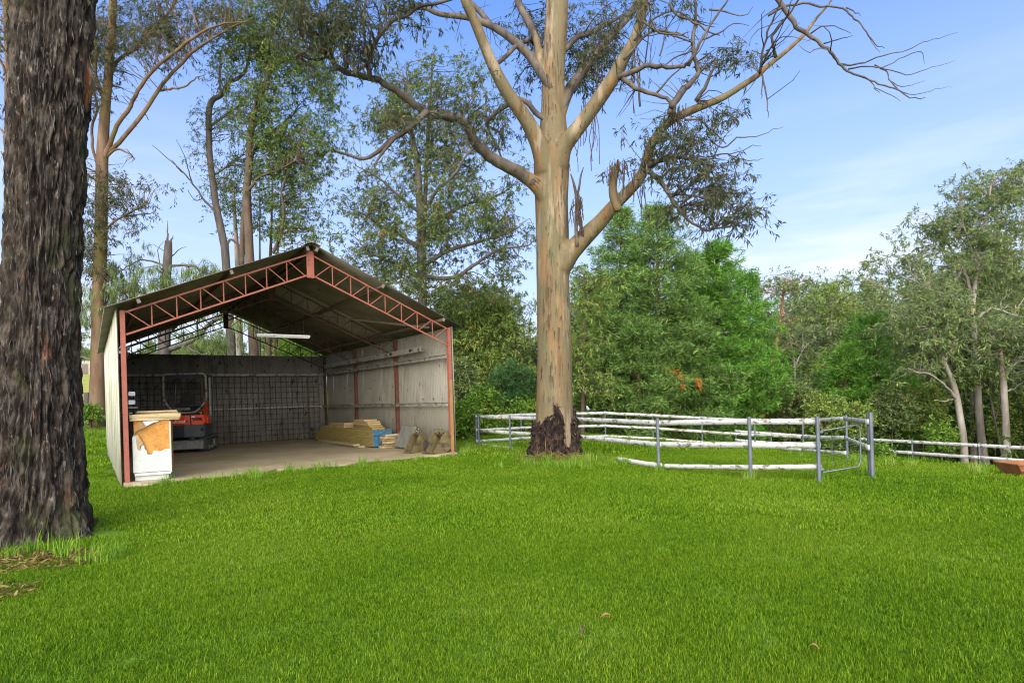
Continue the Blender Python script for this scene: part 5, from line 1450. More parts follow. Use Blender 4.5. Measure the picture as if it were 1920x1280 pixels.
gum(30, 'gum half hidden behind the massive dark trunk with thin limbs past its edge', 'bark_tan', 'leaf_red',
    [(30, 700, 16), (26, 400, 14), (20, 200, 12), (18, 100, 10), (12, 0, 8), (5, -120, 5)],
    [(0, -.6, [(20, 220, 5), (10, 140, 4), (-10, 90, 3)]), (0, .4, [(22, 280, 5), (8, 250, 4), (-8, 235, 2.4)]), (0, .3, [(24, 330, 4), (10, 300, 3), (2, 285, 2)])],
    [(-10, 60, 50, 80), (0, 180, 24, 40, 0, .7, .6), (30, -40, 80, 60)], 90, 20, dict(twigs=4, tl=0.55, nl=8, L=0.18, Wd=0.034, droop=0.8))
gum(32, 'slender leaning grey gum behind the left roof slope with a dead side branch', 'bark_dead', 'leaf_gum',
    [(424, 500, 8), (418, 450, 7.5), (405, 385, 7), (397, 325, 6.6), (392, 275, 6), (392, 210, 6), (399, 188, 5.5), (415, 178, 5), (430, 155, 4), (448, 146, 3.6), (462, 128, 3), (470, 90, 2)],
    [(0, -.8, [(411, 420, 4), (404, 398, 3.4), (380, 372, 2.8), (362, 345, 2.2), (345, 325, 1.8), (322, 303, 1.4), (285, 272, .7)]),
     (0, -.6, [(360, 342, 1.8), (352, 315, 1.4), (345, 290, 1), (330, 262, .5)]), (0, -.5, [(345, 325, 1.4), (335, 318, 1), (322, 300, .6)]), (0, -.5, [(380, 372, 1.4), (366, 376, 1.1), (350, 355, .8)]),
     (0, .6, [(415, 178, 4), (412, 150, 3), (415, 100, 2.4), (422, 78, 1.4)]), (0, .6, [(396, 235, 4), (415, 222, 3), (440, 205, 2.6), (468, 190, 1.8)]),
     (0, .5, [(396, 330, 3.4), (412, 322, 2.6), (440, 300, 2), (460, 290, 1.2)]),
     (0, .3, [(420, 470, 4), (432, 450, 3.2), (450, 462, 2.8), (470, 490, 2.4)])],
    [(400, 300, 34, 70, 0, .8, .8), (430, 150, 46, 60), (375, 225, 26, 36, 0, .6), (450, 230, 46, 60), (440, 320, 36, 60, 0, .8, .7)], 100, 27,
    dict(twigs=4, tl=0.62, nl=8, L=0.19, Wd=0.036, droop=0.75, twr=0.006), fk=dict(rmax=0.03, wig=0.10))
gum(33, 'twin stemmed brown gum with a dense green crown above the shed ridge', 'bark_brown', 'leaf_fresh',
    [(470, 520, 9), (467, 470, 8.5), (466, 440, 8), (462, 370, 7.5), (467, 310, 7), (470, 250, 6.4), (480, 200, 5.6), (500, 150, 5), (502, 100, 4.5), (515, 40, 4), (535, 0, 3.2), (545, -60, 2)],
    [(.3, .8, [(454, 500, 7), (454, 450, 6.5), (457, 400, 6), (462, 360, 5.5), (468, 320, 4)]),
     (0, -1, [(498, 155, 4.4), (510, 133, 4), (525, 118, 3.6), (548, 108, 3), (575, 95, 2.4), (600, 80, 1.4)]),
     (0, 1, [(468, 300, 4), (490, 265, 3.4), (520, 240, 2.8), (550, 215, 2)]), (0, -1, [(464, 360, 4), (490, 330, 3.4), (520, 320, 2.6), (555, 300, 1.8)]),
     (0, -.6, [(512, 475, 4), (525, 440, 3.6), (532, 400, 3), (528, 360, 2.4), (540, 320, 1.6)]),
     (0, .8, [(503, 110, 3.4), (480, 70, 2.6), (470, 30, 2), (475, -10, 1.2)])],
    [(540, 110, 86, 100), (560, 240, 68, 76), (545, 330, 66, 84), (500, 50, 66, 66), (595, 170, 36, 70), (560, 420, 62, 56), (480, 180, 46, 60), (450, 90, 56, 60), (600, 290, 24, 60), (520, 260, 50, 50), (555, -40, 90, 60)], 800, 25,
    dict(twigs=4, tl=0.60, nl=10, L=0.17, Wd=0.048, droop=0.6, twr=0.005), fk=dict(rmax=0.03))
gum(34, 'many branched gum with an open see-through crown between shed ridge and pale gum', 'bark_dead', 'leaf_gum',
    [(792, 560, 9), (791, 500, 9), (790, 430, 8.5), (787, 384, 7), (783, 312, 6), (774, 262, 5), (768, 215, 3.6), (765, 160, 2)],
    [(0, 1, [(792, 440, 7), (796, 394, 6), (799, 312, 5), (803, 230, 4), (809, 148, 2.6), (812, 100, 1.6)]),
     (0, -1.4, [(790, 400, 5), (806, 380, 4.4), (822, 354, 4), (850, 330, 3.4), (876, 290, 2.6), (905, 262, 1.6)]),
     (0, 1, [(792, 450, 6), (830, 410, 4.6), (870, 385, 3.8), (920, 372, 3), (960, 350, 1.8)]),
     (0, -1, [(791, 500, 6), (840, 470, 5), (890, 455, 4), (940, 440, 3), (975, 425, 2)]),
     (0, -.8, [(788, 400, 5), (765, 380, 4), (735, 355, 3), (705, 330, 2.2), (670, 312, 1.2)]),
     (0, .8, [(790, 470, 5), (750, 440, 4), (715, 425, 3), (680, 400, 2)]),
     (0, .8, [(792, 530, 5), (760, 500, 4), (730, 490, 3), (690, 470, 1.6), (660, 440, .8)]),
     (0, -1, [(792, 520, 6), (850, 520, 5), (885, 500, 4), (930, 470, 3), (990, 460, 1.8)])],
    [(830, 180, 100, 86, 0, 1.6), (720, 220, 56, 66), (765, 420, 92, 96, 0, 1.8), (880, 400, 84, 92, 0, 1.8), (820, 530, 110, 56, 0, 1.8), (700, 380, 52, 66), (945, 470, 52, 76), (850, 300, 66, 56), (690, 470, 34, 60, 0, 1, .7), (965, 340, 26, 36, 0, .6, .7), (770, 310, 60, 50, 0, 1, .7), (720, 520, 40, 40)], 960, 26,
    dict(twigs=4, tl=0.60, nl=11, L=0.18, Wd=0.050, droop=0.6, twr=0.005), fk=dict(rmax=0.035, wig=0.10))
# dead broken stem with drooping she oak boughs beside it
gum(35, 'dead broken stem with a splintered tip above the left roof slope', 'bark_dead', 'leaf_oak',
    [(308, 690, 13), (309, 600, 12), (310, 540, 10.5), (313, 500, 9), (315, 470, 8), (316, 452, 7)],
    [(0, 0, [(315, 458, 4), (314, 440, 2.2), (315, 415, .4)]), (0, 0, [(318, 458, 3), (322, 448, 2), (326, 442, .4)]),
     (0, -.8, [(318, 498, 4), (345, 498, 3.4), (365, 500, 3), (390, 512, 2.2), (420, 510, 1.2)]), (0, -.5, [(312, 500, 3), (290, 492, 2.6), (262, 488, 2), (230, 505, 1.6), (205, 525, 1)]),
     (0, .5, [(316, 490, 2), (330, 472, 1.4), (348, 462, .6)]), (0, .3, [(300, 495, 1.4), (296, 470, 1), (306, 452, .4)]),
     (0, -1, [(318, 655, 8), (345, 645, 7), (370, 632, 6), (395, 605, 5.4), (430, 590, 4.4), (470, 580, 3)]), (0, -.8, [(340, 628, 4), (352, 650, 3.4), (372, 662, 3), (392, 668, 2.4)]),
     (0, -.6, [(272, 550, 2), (250, 547, 1.6), (228, 552, 1)])],
    [(280, 530, 44, 26, -.3, .7), (225, 520, 40, 40, -.3, .8), (350, 520, 40, 20, -.5, .6), (395, 520, 26, 26, -.5, .5), (180, 560, 34, 60, 0, .8), (430, 590, 50, 20, -1, .5, .6), (385, 640, 40, 16, -.6, .5, .6), (215, 580, 20, 40, 0, .5)], 150, 24.5,
    dict(twigs=4, tl=0.55, nl=16, L=0.34, Wd=0.020, droop=2.4, twr=0.005), name='dead_tree', fk=dict(rmax=0.03, up=0.2))
# trunks standing behind the shed, seen through the open gable
for k, (u, w, v0, lab, bk, d) in enumerate(((449, 7, 590, 'pale straight trunk seen through the gable just right of the hanging post', 'bark_pale', 31),
                                       (474, 6.5, 600, 'yellowish straight trunk seen through the gable, second of the row', 'bark_tan', 31),
                                       (487, 2.6, 600, 'thin grey trunk seen through the gable between thicker ones', 'bark_dead', 33),
                                       (505, 4.2, 600, 'brown trunk seen through the gable above the tube light', 'bark_brown', 33), (516, 3, 600, 'slim brown trunk seen through the gable at the far right of the row', 'bark_brown', 33))):
    gum(40 + k, lab, bk, 'leaf_fresh', [(u, 720, w * 1.1), (u, 660, w), (u - 1, 600, w * .95), (u + (k - 2) * 1.5, 500, w * .8), (u + (k - 2) * 4, 420, w * .5), (u + (k - 2) * 6, 340, w * .3)], [],
        [(u + (k - 2) * 10 + 4, 400, 26, 60, 0, 1), (u + (k - 2) * 16, 330, 30, 40, 0, 1)], 40, d, dict(twigs=4, tl=0.6, nl=8, L=0.2, Wd=0.045, droop=0.6), 'trunks behind the open gable')
gum(46, 'broad leafy gum reaching from behind the right shed wall to the pale trunk', 'bark_brown', 'leaf_olive',
    [(905, 780, 8), (903, 720, 7.5), (900, 670, 6), (895, 620, 4), (892, 590, 2.4)],
    [(0, -1, [(902, 690, 5), (880, 655, 4), (860, 640, 3), (835, 645, 2)]), (0, .6, [(902, 680, 4), (930, 640, 3), (945, 610, 2)]), (0, .6, [(898, 650, 4), (880, 610, 3), (865, 590, 2)])],
    [(890, 600, 62, 36), (860, 650, 44, 56), (935, 610, 54, 40), (915, 650, 50, 40), (965, 590, 34, 30, 2, .8), (880, 700, 36, 40), (985, 630, 22, 40, 1, .6)], 330, 28,
    dict(twigs=4, tl=0.6, nl=10, L=0.21, Wd=0.055, droop=0.6, twr=0.005))
gum(47, 'slim olive leaved gum just right of the pale trunk', 'bark_brown', 'leaf_olive',
    [(1092, 800, 4), (1093, 740, 4), (1095, 660, 3.4), (1098, 580, 2.4), (1100, 510, 1.4)], [],
    [(1095, 560, 36, 56, 0, .9), (1090, 640, 34, 60, 0, .9), (1098, 720, 34, 40, 0, .8)], 130, 21, dict(twigs=4, tl=0.5, nl=10, L=0.17, Wd=0.04, droop=0.7))

# ---- conifers
M['bark_pine'] = surf('pine_bark', [(0.3, (0.065, 0.040, 0.026)), (0.7, (0.135, 0.080, 0.052))], 5, (1, 1, 0.4), 0.9, 0, 0.5)
def conifer(seed, u, v, d, vtop, rad, label, leaf='leaf_pine', z0=0.18, lean=0.0, per=14, bark='bark_pine', tr=0.13, flat=0.75, step=0.40, L=0.23):
    t = Tree(seed); r = t.r
    g = grounded(u, v, d, 0.1); top = P(u + lean, vtop, d)
    h = top[2] - g[2]
    pts = [g, g + (top - g) * 0.35 + np.array((r.normal(0, .08), 0, 0)), g + (top - g) * 0.7 + np.array((r.normal(0, .08), 0, 0)), top]
    t.limb(pts, [tr * 1.15, tr, tr * 0.6, 0.02], 9, 5)
    bases, dirs = [], []
    z = z0 * h
    while z < h * 0.985:
        f = (z - z0 * h) / (h * (1 - z0))
        prof = ((1 - f * f) ** (flat + .1)) * (0.55 + 0.45 * min(1, f * 4 + .3))
        n = r.integers(5, 9)
        a0 = r.uniform(0, 6.28)
        for k in range(n):
            az = a0 + k * 6.283 / n + r.normal(0, .3)
            Lb = max(0.35, rad * prof * r.uniform(0.55, 1.15))
            el = 0.02 + 0.75 * f + r.normal(0, .16)
            hd = np.array((math.cos(az), math.sin(az), 0))
            o = g + (top - g) * (z / h) + r.normal(0, .04, 3)
            c1 = o + hd * Lb * .5 + np.array((0, 0, Lb * .5 * math.tan(el) * .8))
            c2 = o + hd * Lb + np.array((0, 0, Lb * math.tan(el) * .7 - 0.10 * Lb + .05))
            rb = 0.012 + 0.012 * Lb
            t.seg(o, c1, rb, rb * .7); t.seg(c1, c2, rb * .7, 0.005)
            sd = np.array((-hd[1], hd[0], 0))
            m = max(3, int(Lb / 0.24))
            for q in range(m):
                tq = 0.22 + 0.80 * (q + r.uniform(0, .8)) / m
                b = (o * (1 - tq) ** 2 + 2 * c1 * tq * (1 - tq) + c2 * tq * tq) if tq <= 1 else c2
                wl_ = 0.42 * Lb * (1.1 - tq) + 0.12
                for sgn in (-1, 0, 1):
                    off = sd * sgn * wl_ * r.uniform(.4, 1) + r.normal(0, .07, 3)
                    bb = b + off + np.array((0, 0, 0.05 - 0.1 * abs(sgn)))
                    if sgn: t.seg(b, bb, 0.006, 0.003)
                    dr = hd * 0.7 + sd * sgn * .7 + np.array((0, 0, r.normal(.3, .35))); bases.append(bb); dirs.append(dr / np.linalg.norm(dr))
        z += step * r.uniform(.7, 1.2)
    t.needles(np.array(bases) + r.normal(0, .06, (len(bases), 3)), np.array(dirs), per, L, 0.034, 1.05)
    return t.finish('pine_tree', label, 'tree', M[bark], M[leaf], g + np.array((0, 0, .1)), 'pines behind the white ring fence')
conifer(51, 1165, 792, 27, 392, 2.6, 'tall airy pine nearest the pale gum trunk', z0=0.22)
conifer(52, 1232, 792, 25, 386, 2.8, 'tallest pine with a brown trunk showing through gaps', z0=0.2, flat=.7)
conifer(53, 1345, 800, 27, 458, 3.0, 'dense bright green pine filling the middle behind the ring fence', 'leaf_pine2', 0.05, flat=.6, per=17)
conifer(54, 1290, 800, 25.5, 560, 2.5, 'shorter pine in front with orange dying needle tufts', 'leaf_pine', 0.10, per=15)
conifer(55, 1400, 790, 28.5, 520, 2.3, 'rounded bright pine beside the leaning orange trunk', 'leaf_pine2', 0.06, flat=.55, per=16)
conifer(56, 1130, 792, 24, 560, 2.0, 'low pine just right of the pale gum above the fence', 'leaf_pine', 0.12)
conifer(57, 1195, 795, 23, 600, 2.1, 'low spreading pine under the two tallest pines', 'leaf_pine', 0.12)
conifer(58, 1300, 790, 28, 470, 2.4, 'pine standing behind the tallest pine with drooping tips', 'leaf_pine', 0.15, flat=.65)
# dying orange tufts on the front pine
t_ = Tree(59)
cc = region(t_.r, [(1278, 712, 11, 9, 23.2, .2), (1268, 700, 4, 8, 23.2, .2), (1310, 705, 3, 8, 23.2, .2), (1245, 702, 5, 5, 23.4, .2)], 14, 2, .12)
t_.clumps(cc, 3, 0.22, 14, 0.2, 0.03, 0.5)
M['leaf_dead'] = leafmat('dead_needles', [(0, (0.30, 0.10, 0.02)), (0.6, (0.50, 0.20, 0.03)), (1, (0.55, 0.40, 0.06))], 0.3)
front_pine = [o for o in C.objects if o.get('label', '').startswith('shorter pine')][0]
me = t_.leaf_mesh('dead_needles', M['leaf_dead']); me.transform(Matrix.Translation(-front_pine.location)); link('dead_needles', me, front_pine)

# ---- right hand side trees
gum(61, 'bare leaning orange trunk with thin crown beside the rounded bright pine', 'bark_orange', 'leaf_grey',
    [(1436, 790, 7), (1440, 750, 6), (1449, 690, 5.4), (1458, 630, 4.2), (1466, 580, 3.2), (1470, 540, 2.2), (1471, 520, 1.4)],
    [(0, -.6, [(1452, 670, 2.2), (1472, 655, 1.6), (1495, 640, .8)]), (0, .4, [(1460, 615, 1.8), (1485, 600, 1.2), (1500, 592, .6)]), (0, -.4, [(1446, 712, 1.6), (1470, 708, 1.2), (1500, 724, .8), (1520, 745, .4)]), (0, .5, [(1455, 650, 1.5), (1440, 625, 1), (1432, 600, .5)])],
    [(1462, 535, 44, 20, 0, 1), (1480, 600, 22, 22, 0, .7, .4)], 60, 30, dict(twigs=4, tl=0.6, nl=8, L=0.2, Wd=0.05, droop=0.5))
gum(62, 'dead pale branching tree in front of the hazy grey woodland', 'bark_pale', 'leaf_grey',
    [(1490, 800, 3), (1491, 740, 2.8), (1490, 700, 2.6), (1488, 670, 2), (1482, 640, 1.4), (1478, 615, .8)],
    [(0, .5, [(1490, 690, 2), (1500, 665, 1.6), (1515, 645, 1.2), (1530, 638, .6)]), (0, -.5, [(1489, 680, 1.6), (1476, 660, 1.2), (1462, 650, .6)]), (0, .3, [(1502, 662, 1.2), (1506, 640, .9), (1503, 620, .5)])],
    [], 0, 31, {}, name='dead_tree')
conifer(63, 1632, 800, 29, 588, 2.6, 'feathery mid green tree behind the gate with bare twigs at its foot', 'leaf_pine2', 0.12, flat=.5, per=15, bark='bark_brown')
conifer(64, 1585, 810, 28, 660, 2.0, 'low bright green bushy pine between gate and dead pale tree', 'leaf_pine2', 0.02, flat=.45, per=16)
gum(65, 'stout pale gum with a long white drooping limb behind the rail fence', 'bark_pale', 'leaf_grey',
    [(1808, 860, 10), (1806, 820, 9), (1800, 780, 8.6), (1794, 745, 8.2), (1786, 715, 7), (1775, 690, 5.6), (1762, 655, 4.4), (1748, 615, 3), (1742, 585, 2)],
    [(0, -1, [(1793, 748, 5), (1778, 728, 3.6), (1760, 712, 3), (1740, 700, 2.4), (1720, 698, 1.8), (1702, 690, 1)]), (0, -.6, [(1788, 748, 2.4), (1770, 752, 1.8), (1752, 750, .8)]), (0, .6, [(1770, 680, 4), (1790, 640, 3.2), (1800, 600, 2.2)])],
    [(1740, 580, 84, 50), (1700, 620, 56, 44), (1790, 600, 44, 50), (1760, 650, 56, 36), (1690, 680, 36, 26, 0, 1, .5)], 210, 24, dict(twigs=4, tl=0.5, nl=10, L=0.2, Wd=0.05, droop=0.6))
gum(66, 'tallest pale gum with red streaked trunk and wide crown at the right edge', 'bark_pale', 'leaf_grey',
    [(1848, 880, 13), (1843, 845, 11), (1837, 790, 10), (1832, 720, 9), (1828, 640, 8), (1823, 585, 7), (1827, 545, 6), (1832, 500, 5), (1838, 450, 4), (1850, 400, 3), (1858, 350, 2)],
    [(0, -1.6, [(1825, 600, 6), (1808, 592, 4.6), (1785, 588, 4), (1755, 582, 3.4), (1722, 566, 2.6), (1695, 560, 1.6)]), (0, -1, [(1822, 585, 5), (1800, 565, 4), (1770, 552, 3), (1735, 540, 2)]), (0, 1, [(1826, 560, 5), (1808, 510, 4), (1782, 465, 3.2), (1755, 430, 2)]),
     (0, 1.4, [(1832, 510, 5), (1862, 478, 4), (1900, 446, 3), (1940, 410, 2)]), (0, -1, [(1828, 600, 5), (1860, 578, 4), (1900, 590, 3), (1940, 600, 2)]), (0, .6, [(1838, 460, 3.6), (1870, 410, 3), (1890, 360, 2)]), (0, -.6, [(1833, 500, 3.4), (1812, 440, 2.6), (1800, 390, 1.6)])],
    [(1850, 375, 70, 54, 0, 2), (1795, 410, 66, 50, 0, 1.6), (1755, 455, 50, 44), (1890, 340, 50, 50, 0, 1.6), (1700, 500, 66, 34), (1640, 522, 40, 20), (1900, 420, 50, 80, 0, 1.6), (1870, 500, 56, 40), (1800, 520, 70, 36), (1735, 545, 50, 26), (1915, 320, 30, 36), (1920, 540, 50, 44), (1830, 450, 50, 40)], 430, 26,
    dict(twigs=5, tl=0.5, nl=11, L=0.19, Wd=0.045, droop=0.55, twr=0.005), fk=dict(wig=.09))
gum(67, 'short thick grey gum with a broken top behind the rusty trough', 'bark_pale', 'leaf_grey',
    [(1890, 880, 11), (1888, 840, 9.5), (1885, 780, 9), (1882, 725, 8.4), (1880, 700, 7), (1878, 672, 4.6), (1874, 640, 3)],
    [(0, -.8, [(1882, 715, 4), (1895, 690, 3), (1910, 678, 2.4), (1930, 676, 1.4)]), (0, .4, [(1884, 735, 3), (1898, 730, 2.4), (1908, 738, 1.2)]), (0, .5, [(1880, 700, 3), (1868, 670, 2.4), (1860, 640, 1.6)])],
    [(1890, 630, 60, 40), (1930, 670, 40, 40), (1860, 660, 30, 34, 0, .8)], 150, 23.5, dict(twigs=4, tl=0.55, nl=10, L=0.18, Wd=0.045, droop=0.6))
gum(68, 'thin dark tree leaning behind the rail fence between two pale gums', 'bark_dead', 'leaf_olive',
    [(1880, 860, 3), (1870, 810, 2.8), (1862, 770, 2.4), (1855, 735, 1.8), (1850, 712, 1)], [(0, 0, [(1866, 790, 1.6), (1872, 760, 1.2), (1876, 735, .6)])], [(1840, 700, 24, 26, 0, .7)], 26, 25, dict(twigs=4, tl=0.5, nl=8, L=0.17, Wd=0.045, droop=0.6))
gum(69, 'flat topped lone crown rising above the distant woodland', 'bark_pale', 'leaf_olive',
    [(1556, 700, 3.4), (1557, 640, 3), (1560, 590, 2.4), (1563, 550, 1.4)], [(0, .5, [(1560, 575, 1.8), (1578, 555, 1.2), (1590, 545, .6)])], [(1558, 540, 28, 11, 0, 1), (1575, 590, 26, 20, 0, 1)], 60, 44, dict(twigs=4, tl=0.8, nl=9, L=0.28, Wd=0.08, droop=0.4))

# ---- shrubs
def bush(seed, u, v, d, ru, rv, label, leaf, n, lk=None, group='shrubs behind the fence', name='bush', vc=None):
    t = Tree(seed); g = grounded(u, v, d, 0.05)
    c = P(u, vc if vc is not None else v - rv, d)
    t.nodes = [g]; t.nrad = [0.04]
    t.limb([g, g + (c - g) * .5, c], [0.045, 0.03, 0.012], 6, 3)
    R3 = np.array((ru * d / F, ru * d / F * 0.8, rv * d / F))
    w = t.r.normal(size=(n, 3)); w /= np.linalg.norm(w, axis=1)[:, None]; w *= t.r.uniform(.1, 1, (n, 1)) ** .45
    cen = c + w * R3 * (0.85 + 0.3 * (fbm(w * 2 + seed, 2)[:, None] - .3))
    cen[:, 2] = np.maximum(cen[:, 2], Hn(cen[:, 0], cen[:, 1]) + .1)
    t.fill(cen, rmax=0.02, taper=0.008, up=.15)
    kw = dict(twigs=4, tl=0.40, nl=11, L=0.15, Wd=0.055, droop=0.2)
    kw.update(lk or {}); t.clumps(cen, **kw)
    return t.finish(name, label, 'bush', M['bark_brown'], M[leaf], g, group, crown='foliage', wood='stems')
FN = dict(L=0.24, Wd=0.024, nl=16, droop=-0.3)
bush(71, 962, 800, 24, 40, 52, 'dark blue green needle bush left of the pale trunk', 'leaf_cyp', 130, FN, vc=728)
bush(72, 905, 806, 21, 40, 40, 'yellow green leafy shrub behind the left end of the ring fence', 'leaf_bright', 110)
bush(73, 868, 822, 19, 24, 36, 'fresh green shrub against the outside of the right shed wall', 'leaf_bright', 90)
bush(74, 868, 760, 24, 28, 60, 'tall grey green shrub behind the shed corner post', 'leaf_grey', 120, vc=722)
bush(75, 925, 745, 27, 40, 56, 'dull olive shrub with brown leaves behind the dark needle bush', 'leaf_olive', 130, vc=700)
bush(76, 985, 808, 22, 30, 30, 'lime green low shrub touching the left side of the pale trunk', 'leaf_bright', 80)
bush(77, 1110, 790, 24, 40, 46, 'dark shrub low behind the fence right of the pale trunk', 'leaf_olive', 110)
bush(78, 1190, 792, 26, 46, 36, 'grey green undergrowth clump beneath the tall airy pine', 'leaf_grey', 110)
bush(79, 1480, 790, 27, 48, 40, 'grey twiggy shrub behind the leaning orange trunk', 'leaf_grey', 120)
bush(80, 1545, 806, 25, 40, 34, 'brownish tangled shrub behind the ring fence near the gate', 'leaf_olive', 90)
bush(81, 1600, 815, 25, 40, 30, 'olive shrub directly behind the gate', 'leaf_olive', 90)
bush(82, 1672, 815, 26, 44, 44, 'wide grey green bush right of the gate posts', 'leaf_grey', 130)
bush(83, 1730, 822, 27, 44, 56, 'dense dull green bush behind the rail fence', 'leaf_olive', 150)
bush(84, 1765, 842, 24, 26, 26, 'small bright bush at the foot of the stout pale gum', 'leaf_bright', 60)
bush(85, 1865, 838, 30, 40, 60, 'dark green bush between the two thickest right hand gums', 'leaf_olive', 130)
bush(86, 1905, 850, 30, 40, 66, 'shadowed bush behind the rusty trough', 'leaf_olive', 120)
bush(87, 1640, 842, 15.5, 22, 9, 'sprawling leafy weed at the foot of the double gate posts', 'leaf_bright', 40, dict(L=.10, Wd=.04, tl=.25), vc=845)
bush(88, 1555, 838, 15.5, 60, 8, 'low dark green creeper mound inside the ring fence', 'leaf_fresh', 130, dict(L=.10, Wd=.06, tl=.22, thi=.7), vc=836, name='creeper')
bush(89, 560, 700, 36, 44, 30, 'light green shrub behind the shed seen through the gable', 'leaf_bright', 130, vc=655)
bush(91, 420, 690, 42, 50, 30, 'pale grey green shrub far behind the shed seen through the gable', 'leaf_oak', 130, vc=655)
bush(92, 330, 700, 46, 50, 24, 'distant low shrub behind the left part of the back wall', 'leaf_grey', 90, vc=672)
bush(93, 595, 690, 34, 30, 26, 'yellowish shrub at the right edge of the gable opening', 'leaf_bright', 90, vc=662)
bush(94, 170, 802, 23, 16, 20, 'leggy weed at the foot of the tan gum beside the pipe gate', 'leaf_bright', 40, dict(L=.12, Wd=.04, tl=.3), vc=775)

# ---- woodland on the far slopes: reads as one mass
def wood_proto(seed, leaf, bark, h, w, n, L=0.34, Wd=0.12, pine=False):
    t = Tree(seed); r = t.r
    t.limb([(0, 0, -.4), (r.normal(0, .2), r.normal(0, .2), h * .4), (r.normal(0, .4), r.normal(0, .4), h * .9)], [0.02 * h, 0.016 * h, 0.004 * h], 7, 4)
    cl = []
    nb = 9
    for _ in range(nb):
        c = np.array((r.normal(0, w * .5), r.normal(0, w * .5), h * r.uniform(.42, .95)))
        cl += list(c + r.normal(size=(n // nb, 3)) * np.array((w * .24, w * .24, h * .055)))
    t.fill(cl, rmax=.06)
    t.clumps(cl, 4, 0.7, 9, L, Wd, 0.4, twr=.008)
    a = t.wood_mesh('wood', M[bark]); b = t.leaf_mesh('leaves', M[leaf])
    V = np.concatenate([np.array([v.co for v in a.vertices]), np.array([v.co for v in b.vertices])])
    qa = np.array([list(p.vertices) for p in a.polygons]); qb = np.array([list(p.vertices) for p in b.polygons]) + len(a.vertices)
    tint = np.zeros(len(V), np.float32); buf = np.zeros(len(b.vertices), np.float32); b.attributes['tint'].data.foreach_get('value', buf); tint[len(a.vertices):] = buf
    me = np_mesh('far_tree', V, np.concatenate([qa, qb]), attrs={'tint': tint})
    me.materials.append(M[bark]); me.materials.append(M[leaf])
    me.polygons.foreach_set('material_index', np.concatenate([np.zeros(len(qa), np.int32), np.ones(len(qb), np.int32)]))
    return proto('far_tree', me)
protos = [wood_proto(101, 'leaf_grey', 'bark_pale', 11, 3.2, 180), wood_proto(102, 'leaf_olive', 'bark_brown', 10, 3.4, 190), wood_proto(103, 'leaf_grey', 'bark_pale', 13, 3.0, 180),
          wood_proto(104, 'leaf_olive', 'bark_pale', 8, 3.0, 160), wood_proto(105, 'leaf_fresh', 'bark_brown', 7, 2.8, 150), wood_proto(106, 'leaf_oak', 'bark_brown', 9, 3.2, 160)]
def woodland():
    r = np.random.default_rng(77); pos, sc, ix = [], [], []
    def put(u0, u1, d0, d1, n, s0, s1, pick=None):
        for _ in range(n):
            d = math.sqrt(r.uniform(d0 * d0, d1 * d1)); u = r.uniform(u0, u1)
            x = (u - CX) / F * d
            pos.append((x, d, H(x, d))); s = r.uniform(s0, s1); sc.append((s, s, s * r.uniform(.9, 1.15))); ix.append(int(r.choice(pick)) if pick else int(r.integers(0, 6)))
    put(860, 1100, 33, 60, 34, .55, .85)
    put(1080, 1480, 33, 60, 60, .55, .85)
    put(1420, 2050, 34, 60, 80, .6, 1.0, [0, 1, 2, 3, 5])
    put(1420, 2150, 60, 110, 130, .8, 1.25, [0, 1, 2, 3])
    put(860, 1480, 60, 100, 70, .7, 1.0)
    put(1660, 2050, 30, 40, 26, .5, .75, [1, 3, 0])
    put(500, 620, 50, 75, 12, .5, .8); put(330, 520, 62, 95, 14, .35, .55)
    put(-200, 330, 118, 150, 46, .55, 1.05)
    put(2000, 2600, 20, 60, 40, .8, 1.2)
    n = len(pos)
    o = scatter('woodland', protos, pos, np.stack([np.zeros(n), np.zeros(n), r.uniform(0, 6.28, n)], -1), np.array(sc), np.array(ix), 'grey green wood covering the slopes beyond the fences')
    # scrub filling the ground under the wood
    pos, sc, ix = [], [], []
    put(850, 1500, 27, 42, 90, .22, .36, [4, 5, 3]); put(1480, 2000, 29, 45, 90, .22, .4, [3, 1, 5])
    n = len(pos)
    scatter('undergrowth', protos, pos, np.stack([np.zeros(n), np.zeros(n), r.uniform(0, 6.28, n)], -1), np.array(sc), np.array(ix), 'scrubby undergrowth below the pines and gums')
woodland()

# ------------------------------------------------------------------ fences
def ground_at(u, d):
    x = (u - CX) / F * d / cr
    p = P(u, 800, d); return np.array((p[0], p[1], H(p[0], p[1])))
def board_mesh(L, h, t, seed, sag=0.01):
    """A rough sawn rail lying along x, its edges a little worn and wavy."""
    r = np.random.default_rng(seed); n = 12
    x = np.linspace(0, L, n); zc = -sag * 4 * (x / L) * (1 - x / L) + np.cumsum(r.normal(0, .0008, n)); zc -= np.linspace(zc[0], zc[-1], n)
    up = h / 2 + r.normal(0, h * .018, n); dn = h / 2 + r.normal(0, h * .018, n); yy = np.cumsum(r.normal(0, .001, n)); yy -= np.linspace(yy[0], yy[-1], n)
    V = np.concatenate([np.stack([x, yy - t / 2, zc - dn], -1), np.stack([x, yy + t / 2, zc - dn], -1), np.stack([x, yy + t / 2, zc + up], -1), np.stack([x, yy - t / 2, zc + up], -1)])
    i = np.arange(n - 1)
    Q = np.concatenate([np.stack([k * n + i, k * n + i + 1, ((k + 1) % 4) * n + i + 1, ((k + 1) % 4) * n + i], -1) for k in range(4)] + [np.array([[0, n, 2 * n, 3 * n], [n - 1, 4 * n - 1, 3 * n - 1, 2 * n - 1]])])
    return np_mesh('rail', V, Q)
_rs = [100]
